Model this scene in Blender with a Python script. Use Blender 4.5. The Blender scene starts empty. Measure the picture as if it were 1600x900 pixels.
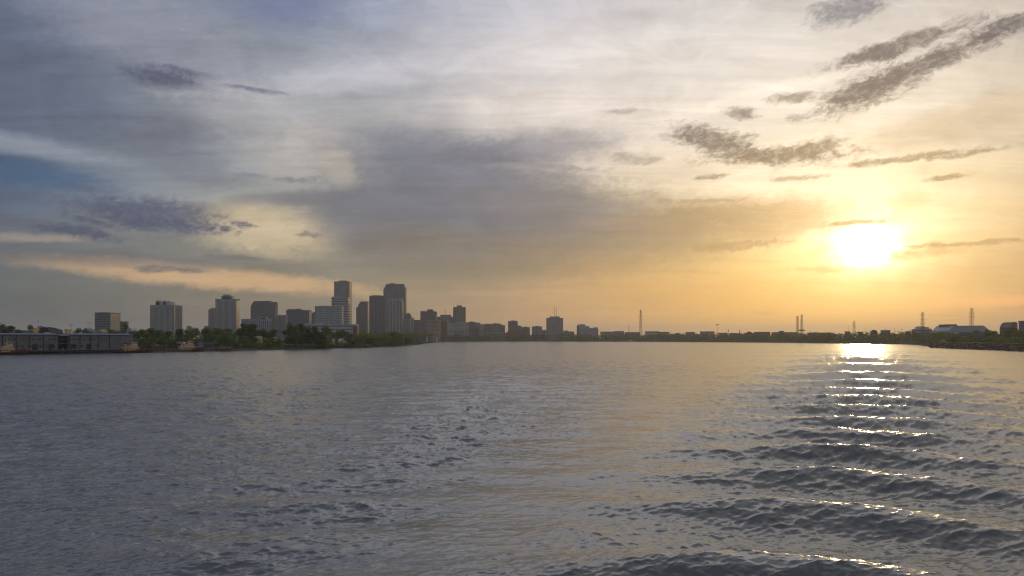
import bpy, math, random
import numpy as np
from mathutils import Vector
R = math.radians
rnd = random.Random(7)
scene = bpy.context.scene
col = scene.collection
F = 1244.0          # focal length of the view, in pixels of a 1600 px wide frame
HZ = 528.0          # row of the horizon in that frame
CH = 12.0           # height of the stern deck camera above the river

# ------------------------------------------------------------------ camera
cam_d = bpy.data.cameras.new('camera')
cam = bpy.data.objects.new('camera', cam_d)
col.objects.link(cam)
cam.location = (0, 0, CH)
cam.rotation_euler = (R(90), 0, 0)
cam_d.sensor_width = 36
cam_d.lens = 36 * F / 1600
cam_d.shift_y = (HZ - 450) / 1600
cam_d.clip_start = 0.5
cam_d.clip_end = 60000
scene.camera = cam

scene.view_settings.view_transform = 'Standard'
scene.view_settings.look = 'None'
scene.view_settings.exposure = 0
scene.view_settings.gamma = 1
scene.view_settings.use_curve_mapping = False

SUN_AZ = math.degrees(math.atan2(1350 - 800, F))
SUN_EL = 6.0

def lin(c):
    return tuple((v / 255 / 12.92) if v / 255 <= 0.04045 else ((v / 255 + 0.055) / 1.055) ** 2.4 for v in c)

def azel(px, py):
    x, z = (px - 800) / F, (HZ - py) / F
    return math.degrees(math.atan2(x, 1)), math.degrees(math.atan2(z, math.hypot(x, 1)))

scene.cycles.filter_width = 1.15; scene.cycles.use_denoising = True
scene.cycles.max_bounces = 5; scene.cycles.diffuse_bounces = 2; scene.cycles.glossy_bounces = 2
scene.cycles.transmission_bounces = 2; scene.cycles.volume_bounces = 0; scene.cycles.sample_clamp_indirect = 4.0

# ------------------------------------------------------------------ world
class NT:
    def __init__(s, tree): s.t = tree; s.n = tree.nodes; s.l = tree.links
    def new(s, kind, **kw):
        nd = s.n.new(kind)
        for k, v in kw.items(): setattr(nd, k, v)
        return nd
    def put(s, sock, v):
        if isinstance(v, bpy.types.NodeSocket): s.l.new(v, sock)
        elif v is not None: sock.default_value = v
    def m(s, op, a, b=None, c=None, clamp=False):
        nd = s.new('ShaderNodeMath', operation=op, use_clamp=clamp)
        for i, v in enumerate((a, b, c)): s.put(nd.inputs[i], v)
        return nd.outputs[0]
    def v(s, op, a, b=None, scale=None):
        nd = s.new('ShaderNodeVectorMath', operation=op)
        s.put(nd.inputs[0], a)
        if b is not None: s.put(nd.inputs[1], b)
        if scale is not None: s.put(nd.inputs['Scale'], scale)
        return nd.outputs['Value'] if op in ('DOT_PRODUCT', 'LENGTH', 'DISTANCE') else nd.outputs[0]
    def xyz(s, a, b, c):
        nd = s.new('ShaderNodeCombineXYZ')
        for i, v in enumerate((a, b, c)): s.put(nd.inputs[i], v)
        return nd.outputs[0]
    def noise(s, vec, scale, detail=4, rough=0.55, color=False, dist=0.0):
        nd = s.new('ShaderNodeTexNoise')
        s.put(nd.inputs['Vector'], vec)
        nd.inputs['Scale'].default_value = scale; nd.inputs['Detail'].default_value = detail
        nd.inputs['Roughness'].default_value = rough; nd.inputs['Distortion'].default_value = dist
        return nd.outputs['Color'] if color else nd.outputs[0]
    def smooth(s, x, lo, hi, a=0.0, b=1.0):
        nd = s.new('ShaderNodeMapRange', interpolation_type='SMOOTHSTEP')
        s.put(nd.inputs[0], x)
        for i, v in enumerate((lo, hi, a, b)): s.put(nd.inputs[i + 1], v)
        return nd.outputs[0]
    def mix(s, f, a, b):
        nd = s.new('ShaderNodeMix', data_type='RGBA')
        s.put(nd.inputs[0], f)
        s.put(nd.inputs[6], a if isinstance(a, bpy.types.NodeSocket) else (*a, 1))
        s.put(nd.inputs[7], b if isinstance(b, bpy.types.NodeSocket) else (*b, 1))
        return nd.outputs[2]

world = bpy.data.worlds.new('World')
scene.world = world
world.cycles.sampling_method = 'MANUAL'; world.cycles.sample_map_resolution = 512
world.use_nodes = True
W = NT(world.node_tree)
W.n.clear()
tc = W.new('ShaderNodeTexCoord')
sep = W.new('ShaderNodeSeparateXYZ'); W.l.new(tc.outputs['Generated'], sep.inputs[0])
dx, dy, dz = sep.outputs
az0 = W.m('MULTIPLY', W.m('ARCTAN2', dx, dy), 180 / math.pi)
el0 = W.m('MULTIPLY', W.m('ABSOLUTE', W.m('ARCSINE', dz)), 180 / math.pi)
# high cloud seen on a flat layer: texture coordinates shrink towards the horizon
zc = W.m('ADD', W.m('ABSOLUTE', dz), 0.10)
layer = W.xyz(W.m('DIVIDE', dx, zc), W.m('DIVIDE', dy, zc), 0.0)
ang = W.xyz(az0, W.m('MULTIPLY', el0, 1.8), 0.0)
nA = W.noise(ang, 0.11, 5, 0.55, color=True)
nB = W.noise(ang, 0.5, 6, 0.62, color=True)
offA = W.v('SCALE', W.v('SUBTRACT', nA, (0.5, 0.5, 0.5)), scale=7.0)
offB = W.v('SCALE', W.v('SUBTRACT', nB, (0.5, 0.5, 0.5)), scale=2.2)
K = 1.5
flat = W.xyz(az0, W.m('MULTIPLY', el0, K), 0.0)
warp = W.v('ADD', flat, W.v('MULTIPLY', W.v('ADD', offA, offB), (1.0, 0.6, 0.0)))
warp2 = W.v('ADD', flat, W.v('MULTIPLY', offB, (0.9, 0.45, 0.0)))

# veil colours of the overcast, (px, py, spread in degrees, colour)
VEIL = [
 (-60, 20, 3.0, (92, 96, 122)), (60, 40, 3.0, (104, 108, 136)), (180, 20, 3, (112, 114, 136)), (300, 40, 2.6, (134, 134, 150)),
 (420, 10, 2.2, (112, 120, 152)), (560, 20, 2.6, (138, 142, 166)), (700, 20, 3, (160, 160, 176)), (850, 30, 3, (182, 178, 184)),
 (1000, 20, 3, (196, 190, 190)), (1150, 30, 3, (200, 194, 190)), (1300, 40, 3, (206, 198, 190)), (1450, 20, 3, (206, 196, 188)), (1590, 60, 3, (208, 196, 182)),
 (-20, 150, 3, (92, 98, 124)), (90, 140, 3, (106, 108, 130)), (220, 130, 3, (116, 118, 136)), (340, 130, 2.6, (150, 148, 158)), (480, 120, 2.6, (158, 158, 170)),
 (620, 130, 3, (176, 172, 178)), (780, 130, 3, (200, 192, 190)), (940, 130, 3, (214, 204, 196)), (1100, 120, 3, (218, 208, 198)), (1260, 110, 3, (220, 210, 196)), (1420, 150, 3, (226, 212, 192)), (1590, 130, 3, (212, 198, 178)),
 (10, 262, 1.5, (58, 86, 122)), (70, 272, 1.0, (72, 94, 124)), (110, 225, 1.6, (126, 132, 148)), (200, 240, 2.4, (130, 132, 146)), (300, 225, 1.6, (118, 120, 134)), (400, 230, 2.4, (152, 150, 156)),
 (500, 215, 2.0, (166, 160, 158)), (590, 215, 1.6, (150, 146, 148)), (700, 210, 1.8, (160, 154, 152)), (850, 200, 2, (186, 176, 170)), (1000, 220, 2.4, (216, 202, 186)), (1150, 190, 2.6, (228, 214, 196)),
 (1300, 200, 2.6, (240, 224, 196)), (1480, 210, 2.4, (218, 198, 168)), (1590, 210, 2.4, (204, 184, 154)),
 (-20, 320, 2.2, (86, 92, 118)), (60, 320, 1.8, (92, 96, 118)), (170, 300, 2, (108, 112, 132)), (290, 300, 2, (138, 136, 144)), (400, 310, 2, (148, 142, 142)),
 (1040, 290, 2.2, (226, 204, 168)), (1180, 290, 2.2, (240, 220, 180)), (1320, 290, 2.2, (250, 230, 182)), (1460, 300, 2.2, (240, 216, 164)), (1590, 300, 2.4, (206, 180, 136)),
 (0, 380, 2.0, (110, 108, 118)), (120, 385, 2.0, (120, 116, 120)), (260, 385, 2.0, (132, 126, 122)), (560, 400, 2, (134, 126, 118)),
 (1100, 385, 1.8, (228, 190, 118)), (1220, 390, 1.8, (246, 212, 130)), (1480, 385, 2.0, (236, 202, 134)), (1590, 380, 2.2, (196, 162, 112)),
 (0, 450, 2.0, (98, 98, 98)), (140, 455, 2.0, (118, 108, 102)), (300, 460, 2.0, (134, 118, 104)), (450, 450, 2.0, (134, 120, 106)), (620, 440, 2, (138, 124, 108)), (780, 430, 2.2, (160, 138, 112)),
 (900, 450, 2.0, (190, 152, 108)), (1020, 450, 2.0, (210, 166, 104)), (1150, 450, 2.0, (234, 182, 94)), (1280, 450, 2.0, (244, 198, 98)), (1420, 450, 2.0, (232, 188, 102)), (1530, 445, 2.0, (206, 164, 100)), (1620, 440, 2.0, (176, 140, 96)),
 (0, 505, 1.6, (96, 97, 98)), (200, 505, 1.8, (112, 106, 102)), (400, 505, 1.8, (140, 122, 106)), (600, 505, 1.8, (158, 134, 108)), (800, 500, 1.8, (184, 144, 102)), (1000, 500, 1.8, (212, 160, 92)),
 (1180, 500, 1.8, (232, 174, 82)), (1340, 500, 1.8, (236, 180, 80)), (1480, 500, 1.8, (206, 156, 84)), (1620, 500, 1.8, (172, 128, 84)),
]
def cast(px, py, c):       # the low left sky is a cool slate grey behind the haze
    t = max(0, min(1, (900 - px) / 900)); d = t * max(0, (py - 300) / 220)
    g = .16 * max(0, min(1, (px - 850) / 300)) * max(0.25, min(1, (470 - py) / 130)); m = sum(c) / 3
    c = tuple(v + (m - v) * g for v in c)
    q = 1 - .12 * max(0, min(1, (px - 850) / 200)) * max(0, min(1, (py - 400) / 50))
    c = tuple(v * q for v in c)
    return (c[0] * (1 - .05 * t - .12 * d), c[1] * (1 + .01 * t - .07 * d), c[2] * (1 - .02 * t - .03 * d))
pts = [(*azel(px, py), s, lin(cast(px, py, c))) for px, py, s, c in VEIL]
for a, e, s, c in [(-60, 8, 12, (84, 90, 108)), (-60, 32, 12, (146, 154, 178)), (-30, 30, 5, (190, 194, 212)), (0, 31, 6, (236, 234, 240)), (30, 31, 5, (246, 238, 230)), (-30, 54, 9, (136, 142, 164)), (0, 56, 9, (166, 168, 180)), (30, 54, 9, (174, 170, 174)),  # unseen sky outside the frame, its brightness set to light water and facades
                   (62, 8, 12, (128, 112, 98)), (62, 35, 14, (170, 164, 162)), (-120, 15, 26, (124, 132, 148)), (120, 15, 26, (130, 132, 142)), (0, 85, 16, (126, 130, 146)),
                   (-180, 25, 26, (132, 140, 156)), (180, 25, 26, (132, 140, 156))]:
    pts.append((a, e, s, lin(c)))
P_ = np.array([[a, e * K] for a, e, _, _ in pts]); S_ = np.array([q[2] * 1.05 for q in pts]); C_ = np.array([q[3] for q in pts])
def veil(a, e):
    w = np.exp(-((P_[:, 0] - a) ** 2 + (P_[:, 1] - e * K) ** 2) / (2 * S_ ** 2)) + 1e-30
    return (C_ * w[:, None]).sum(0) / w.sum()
wsep = W.new('ShaderNodeSeparateXYZ'); W.l.new(warp, wsep.inputs[0])
waz = W.m('ADD', W.m('DIVIDE', wsep.outputs[0], 360), 0.5); wel = W.m('DIVIDE', wsep.outputs[1], K)
ROWS = [-1.0, 1.4, 3.2, 5.2, 7.2, 9.4, 12, 15, 18.5, 23, 32, 45, 80]
STOPS = [-180, -110, -60] + list(np.linspace(-37, 37, 26)) + [60, 110, 180]
sky = None
for ri, e in enumerate(ROWS):
    cr = W.new('ShaderNodeValToRGB'); cr.color_ramp.interpolation = 'B_SPLINE'
    els = cr.color_ramp.elements
    while len(els) < len(STOPS): els.new(0.5)
    for i, a in enumerate(STOPS):
        els[i].position = (a + 180) / 360
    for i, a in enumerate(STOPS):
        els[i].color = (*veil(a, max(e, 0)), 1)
    W.l.new(waz, cr.inputs[0])
    if sky is None: sky = cr.outputs[0]
    else: sky = W.mix(W.smooth(wel, ROWS[ri - 1], e), sky, cr.outputs[0])
# faint fibres of high cloud
rotn = W.new('ShaderNodeMapping'); W.l.new(layer, rotn.inputs[0])
rotn.inputs['Rotation'].default_value = (0, 0, R(-22)); rotn.inputs['Scale'].default_value = (0.55, 2.6, 1)
fib = W.noise(rotn.outputs[0], 0.9, 8, 0.62, dist=0.5)
fib2 = W.noise(layer, 0.75, 6, 0.55, dist=0.3)
fm = W.m('ADD', W.m('MULTIPLY', W.m('SUBTRACT', fib, 0.5), 0.85), W.m('MULTIPLY', W.m('SUBTRACT', fib2, 0.5), 0.60))
fm = W.m('ADD', fm, W.m('MULTIPLY', W.m('SUBTRACT', W.noise(W.v('ADD', ang, offA), 0.20, 7, 0.62, dist=1.1), 0.5), 0.55))
rot2 = W.new('ShaderNodeMapping'); W.l.new(layer, rot2.inputs[0])
rot2.inputs['Rotation'].default_value = (0, 0, R(35)); rot2.inputs['Scale'].default_value = (0.9, 3.2, 1)
fm = W.m('ADD', fm, W.m('MULTIPLY', W.m('SUBTRACT', W.noise(rot2.outputs[0], 2.6, 6, 0.68, dist=1.2), 0.5), 0.42))
fm = W.m('MULTIPLY', fm, W.smooth(el0, 0.5, 12, 0.40, 1.0))
ev = W.xyz(W.m('SUBTRACT', az0, W.m('MULTIPLY', el0, 0.5)), W.m('MULTIPLY', el0, 1.7), 3.0)
ew = W.v('ADD', ev, W.v('SCALE', W.v('SUBTRACT', nB, (0.5, 0.5, 0.5)), scale=1.6))
en_hi = W.noise(ew, 2.0, 6, 0.64, dist=0.3)
edge_noise = W.m('SUBTRACT', W.m('MULTIPLY_ADD', en_hi, 0.70, W.m('MULTIPLY', W.noise(ew, 0.7, 5, 0.62), 0.75)), 0.725)
body = W.smooth(en_hi, 0.66, 0.40, 0.72, 1.0)          # thick and thin parts inside a cloud
n_cloud = 0
def cloud(sky, px, py, rx, ry, tilt, colour, op, soft=0.5, edge=1.4, wp=None, thick=False):
    """one cloud bank: an ellipse of directions with a torn edge. rx, ry in hundredths of the view width scale"""
    global warp, warp2, n_cloud
    n_cloud += 1
    if n_cloud % 8 == 0:      # keeps the shader compiler working through the banks in order; shifts nothing
        old = warp2
        nd = W.new('ShaderNodeVectorMath', operation='MULTIPLY_ADD')
        W.l.new(sky, nd.inputs[0]); nd.inputs[1].default_value = (1e-7, 1e-7, 0); W.l.new(warp2, nd.inputs[2])
        warp2 = nd.outputs[0]
        if wp is old: wp = warp2
    a, e = azel(px, py)
    mp = W.new('ShaderNodeMapping', vector_type='TEXTURE')
    W.l.new(wp if wp is not None else warp2, mp.inputs[0])
    mp.inputs['Location'].default_value = (a, e * K, 0); mp.inputs['Rotation'].default_value = (0, 0, R(tilt))
    mp.inputs['Scale'].default_value = (rx / 21.7, ry / 21.7 * K, 1)
    r = W.m('MULTIPLY_ADD', edge_noise, edge, W.v('LENGTH', mp.outputs[0]))
    f = W.smooth(r, 1 - soft, 1 + soft, op, 0.0)
    if thick: f = W.m('MULTIPLY', f, body)
    return W.mix(f, sky, lin(colour))
C = lambda *a, **k: cloud(*a, **k)
# broad billows high on the left
sky = C(sky, 250, 60, 130, 46, -10, (150, 151, 164), .6, soft=.6, edge=.9)
sky = C(sky, 60, 170, 120, 40, -14, (91, 96, 117), .55, soft=.6, edge=.9)
sky = C(sky, 455, 14, 70, 22, 4, (105, 114, 146), .6, soft=.6, edge=.9)
sky = C(sky, 40, 228, 110, 12, -6, (154, 157, 168), .55, soft=.6, edge=1.2)
sky = C(sky, 30, 268, 95, 17, -5, (64, 91, 124), .8, soft=.6, edge=1.0)
sky = C(sky, 420, 190, 130, 34, -16, (178, 174, 176), .55, soft=.7, edge=1.2)
sky = C(sky, 262, 215, 46, 44, -30, (111, 113, 127), .6, soft=.6, edge=.9)
sky = C(sky, 560, 120, 190, 18, 14, (196, 192, 198), .45, soft=.7, edge=1.3)
sky = C(sky, 820, 170, 170, 24, 4, (229, 216, 206), .5, soft=.7, edge=1.3)
sky = C(sky, 1000, 60, 190, 16, 12, (222, 215, 212), .4, soft=.7, edge=1.4)
sky = C(sky, 650, 170, 80, 16, -12, (148, 146, 152), .45, soft=.7, edge=1.2)
sky = C(sky, 1180, 150, 160, 12, 16, (250, 238, 220), .4, soft=.7, edge=1.4)
# the wide grey bank and the lit gaps beside it
sky = C(sky, 500, 250, 90, 50, 0, (177, 170, 163), .65, soft=.5, edge=.7)
sky = C(sky, 425, 358, 105, 36, -4, (202, 182, 148), .85, soft=.45, edge=.8)
sky = C(sky, 300, 262, 60, 22, -20, (104, 106, 119), .55, soft=.6, edge=.8)
sky = C(sky, 1120, 352, 190, 36, 6, (192, 157, 107), .85, soft=.4, edge=.7)
sky = C(sky, 900, 355, 250, 62, -4, (126, 112, 95), .80, soft=.55, edge=.5)
sky = C(sky, 760, 310, 215, 62, -14, (104, 105, 116), 0.81, soft=0.50, edge=.5)
sky = C(sky, 640, 350, 160, 62, -12, (101, 104, 118), 0.78, soft=0.38, edge=.5)
sky = C(sky, 690, 250, 150, 42, -12, (108, 111, 127), 0.69, soft=0.56, edge=.7)
sky = C(sky, 840, 232, 120, 22, 6, (108, 109, 125), 0.64, soft=0.62, edge=.9)
sky = C(sky, 720, 400, 160, 40, -8, (115, 107, 97), .70, soft=.5, edge=.5)
sky = C(sky, 530, 262, 22, 30, 20, (183, 172, 157), .45, soft=.5, edge=.6)
sky = C(sky, 480, 312, 90, 11, 4, (104, 103, 112), .60, soft=.6, edge=.9)
sky = C(sky, 340, 434, 220, 15, -6, (206, 169, 126), .85, soft=.5, edge=.9)
sky = C(sky, 150, 402, 190, 13, -2, (95, 94, 101), .60, soft=.6, edge=.9)
sky = C(sky, 40, 350, 90, 8, 0, (86, 88, 104), .5, soft=.6, edge=.9)
sky = C(sky, 60, 372, 60, 5, 4, (177, 159, 138), .5, soft=.7, edge=.9)
sky = C(sky, 1500, 190, 130, 22, 18, (194, 173, 144), .55, soft=.6, edge=.9)
sky = C(sky, 1420, 316, 26, 15, 0, (212, 179, 122), .6, soft=.5, edge=.9)
sky = C(sky, 1570, 470, 90, 6, 4, (229, 154, 93), .55, soft=.7, edge=.9)
# glow of the sun through the veil
sd = (math.sin(R(SUN_AZ)) * math.cos(R(SUN_EL)), math.cos(R(SUN_AZ)) * math.cos(R(SUN_EL)), math.sin(R(SUN_EL)))
sa, se = SUN_AZ, SUN_EL
gd = W.v('SUBTRACT', W.v('ADD', flat, W.v('MULTIPLY', offB, (1.3, 0.8, 0))), (sa + .1, se * K, 0))
g2 = W.v('DOT_PRODUCT', gd, gd)
g1 = W.m('POWER', math.exp(-1 / (2 * 1.0 ** 2)), g2)
g3 = W.m('POWER', math.exp(-1 / (2 * 4.2 ** 2)), g2)
g4 = W.m('POWER', math.exp(-1 / (2 * 2.2 ** 2)), g2)
for g, c in ((g1, (4.0, 3.5, 2.5)), (g4, (0.55, 0.47, 0.30)), (g3, (0.12, 0.115, 0.10))):
    sky = W.mix(g, sky, c); sky.node.blend_type = 'ADD'
# small torn clouds in front
SMALL = [
 (1350, 143, 58, 17, 26, (122, 108, 98), .95), (1440, 105, 80, 10, 23, (118, 108, 102), .95), (1400, 74, 78, 9, 14, (124, 112, 104), .9), (1375, 84, 34, 9, 0, (116, 106, 100), .7),
 (1572, 42, 46, 10, 20, (112, 104, 104), .95), (1325, 14, 46, 15, 12, (146, 140, 142), .8), (1120, 222, 66, 15, -26, (130, 114, 100), .95), (1215, 243, 92, 10, -2, (140, 120, 98), .9),
 (1270, 232, 40, 9, 12, (146, 124, 98), .85), (1235, 153, 28, 6, 0, (160, 140, 118), .85), (1158, 176, 20, 7, -15, (140, 122, 106), .85), (1244, 184, 10, 4, 0, (160, 142, 120), .7),
 (1110, 277, 20, 3, 0, (150, 130, 108), .8), (1250, 277, 32, 3, 0, (180, 152, 112), .7), (992, 248, 32, 7, -8, (172, 158, 142), .6), (975, 173, 26, 4, 0, (180, 168, 154), .6),
 (1415, 247, 72, 4, 3, (160, 132, 96), .85), (1510, 241, 40, 3, 6, (160, 134, 98), .8), (1478, 277, 22, 3, 3, (160, 130, 92), .85), (1090, 314, 50, 3, 0, (190, 160, 120), .7),
 (1155, 384, 60, 5, 5, (184, 148, 92), .75), (1340, 347, 42, 3, 2, (196, 156, 88), .8), (1530, 379, 85, 3, 1, (168, 136, 90), .8), (1440, 396, 50, 5, 6, (214, 172, 100), .6),
 (1195, 489, 18, 3, 0, (206, 152, 84), .5), (1300, 420, 40, 4, -3, (226, 186, 110), .5),
 (255, 122, 44, 11, -4, (92, 94, 112), .8), (290, 112, 30, 4, -6, (106, 106, 122), .7), (400, 141, 38, 3, -6, (116, 116, 130), .7), (240, 332, 86, 17, -7, (88, 92, 112), .85),
 (255, 352, 72, 9, -4, (86, 90, 110), .85), (150, 324, 56, 6, 0, (94, 98, 116), .7), (118, 362, 40, 7, -12, (80, 86, 106), .9), (150, 348, 34, 4, -16, (92, 96, 112), .8),
 (382, 351, 18, 3, 0, (96, 96, 108), .85), (350, 358, 10, 2, 0, (98, 98, 108), .8), (262, 421, 40, 4, 0, (122, 112, 106), .8), (372, 402, 40, 4, -4, (118, 112, 112), .7),
 (460, 283, 22, 3, 0, (128, 126, 134), .6), (390, 273, 16, 2, 0, (130, 128, 136), .5), (485, 367, 16, 2, 0, (136, 124, 112), .7),
 (838, 261, 78, 4, -4, (176, 164, 150), .7), (735, 322, 64, 3, 3, (134, 128, 124), .7), (690, 294, 40, 2, 0, (132, 128, 126), .6), (980, 345, 70, 4, 3, (172, 144, 108), .5),
]
for px, py, rx, ry, t, c, o in SMALL:
    sky = C(sky, px, py, rx * 1.05, max(ry, 3) * 1.12, t, (c[0] * .82, c[1] * .85, c[2] * .93), o, soft=.60, edge=2.0, thick=True)
# clear air above the cloud: physical sky
nish = W.new('ShaderNodeTexSky', sky_type='NISHITA', sun_disc=False)
nish.sun_elevation = R(SUN_EL); nish.sun_rotation = R(SUN_AZ); nish.dust_density = 2.0
lum = W.v('DOT_PRODUCT', sky, (0.3, 0.5, 0.2))
fm = W.m('ADD', fm, W.m('MULTIPLY_ADD', W.m('MINIMUM', lum, 0.8), 0.26, -0.07))
clear = W.v('SCALE', nish.outputs[0], scale=0.008)
sky = W.v('ADD', W.v('SCALE', sky, scale=W.m('ADD', 1.03, fm)), clear)
bg = W.new('ShaderNodeBackground')
W.l.new(sky, bg.inputs[0]); bg.inputs[1].default_value = 1.0
wo = W.new('ShaderNodeOutputWorld'); W.l.new(bg.outputs[0], wo.inputs[0])

sun_l = bpy.data.lights.new('sun', 'SUN'); sun_l.energy = 0.42; sun_l.angle = R(1.4); sun_l.color = (1.0, 0.66, 0.31)
sun = bpy.data.objects.new('sun', sun_l); col.objects.link(sun)
sun.rotation_euler = Vector(sd).to_track_quat('Z', 'Y').to_euler()

# ------------------------------------------------------------------ mesh helpers
def tag(o, label=None, cat=None, group=None, kind=None):
    if label: o['label'] = label
    if cat: o['category'] = cat
    if group: o['group'] = group
    if kind: o['kind'] = kind
    return o

def link(name, me, mat, parent=None):
    o = bpy.data.objects.new(name, me); col.objects.link(o)
    if mat: me.materials.append(mat)
    if parent: o.parent = parent
    return o

def material(name, colour, rough=0.85, var=0.12, scale=0.3, metallic=0.0, spec=0.3, second=None, bump=0.0):
    m = bpy.data.materials.new(name); m.use_nodes = True
    T = NT(m.node_tree); T.n.clear()
    p = T.new('ShaderNodeBsdfPrincipled'); o = T.new('ShaderNodeOutputMaterial'); T.l.new(p.outputs[0], o.inputs[0])
    c = T.new('ShaderNodeTexCoord').outputs['Object']
    n = T.noise(c, scale, 5, 0.6)
    f = T.smooth(n, 0.3, 0.7)
    a = tuple(min(1, v * (1 - var)) for v in colour); b = tuple(min(1, v * (1 + var)) for v in colour)
    if second: b = second
    T.l.new(T.mix(f, a, b), p.inputs['Base Color'])
    p.inputs['Roughness'].default_value = rough; p.inputs['Metallic'].default_value = metallic
    p.inputs['Specular IOR Level'].default_value = spec
    if bump:
        bn = T.new('ShaderNodeBump'); bn.inputs['Distance'].default_value = bump
        T.l.new(T.noise(c, scale * 6, 4), bn.inputs['Height']); T.l.new(bn.outputs[0], p.inputs['Normal'])
    return m

# ------------------------------------------------------------------ river
rs = np.random.RandomState(5)
def ocean_tile(N, L, lo, hi, wind, spread, std, chop=0.8):
    k1 = np.fft.fftfreq(N, L / N) * 2 * np.pi
    kx, ky = np.meshgrid(k1, k1, indexing='ij')
    k = np.hypot(kx, ky); k[0, 0] = 1
    lam = 2 * np.pi / k
    band = np.exp(-(lo / lam) ** 4) * np.exp(-(lam / hi) ** 4)
    wd = np.array([math.sin(R(wind)), math.cos(R(wind))])
    cs = (kx * wd[0] + ky * wd[1]) / k
    S = k ** -3.6 * band * (spread + np.maximum(cs, 0) ** 4)
    S[0, 0] = 0
    A = np.sqrt(S) * (rs.randn(N, N) + 1j * rs.randn(N, N))
    h = np.fft.ifft2(A).real
    Dx = np.fft.ifft2(1j * kx / k * A).real; Dy = np.fft.ifft2(1j * ky / k * A).real
    g = std / h.std()
    return h * g, Dx * g * chop, Dy * g * chop, L, N
def sample(tile, x, y, rot):
    h, Dx, Dy, L, N = tile
    c, s = math.cos(R(rot)), math.sin(R(rot))
    u = (x * c + y * s) / L * N; v = (-x * s + y * c) / L * N
    iu = np.floor(u).astype(np.int64); iv = np.floor(v).astype(np.int64)
    fu = u - iu; fv = v - iv
    out = []
    for t in (h, Dx, Dy):
        a = t[iu % N, iv % N]; b = t[(iu + 1) % N, iv % N]; d = t[iu % N, (iv + 1) % N]; e = t[(iu + 1) % N, (iv + 1) % N]
        out.append((a * (1 - fu) + b * fu) * (1 - fv) + (d * (1 - fu) + e * fu) * fv)
    hh, ax, ay = out
    return hh, ax * c - ay * s, ax * s + ay * c

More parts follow.
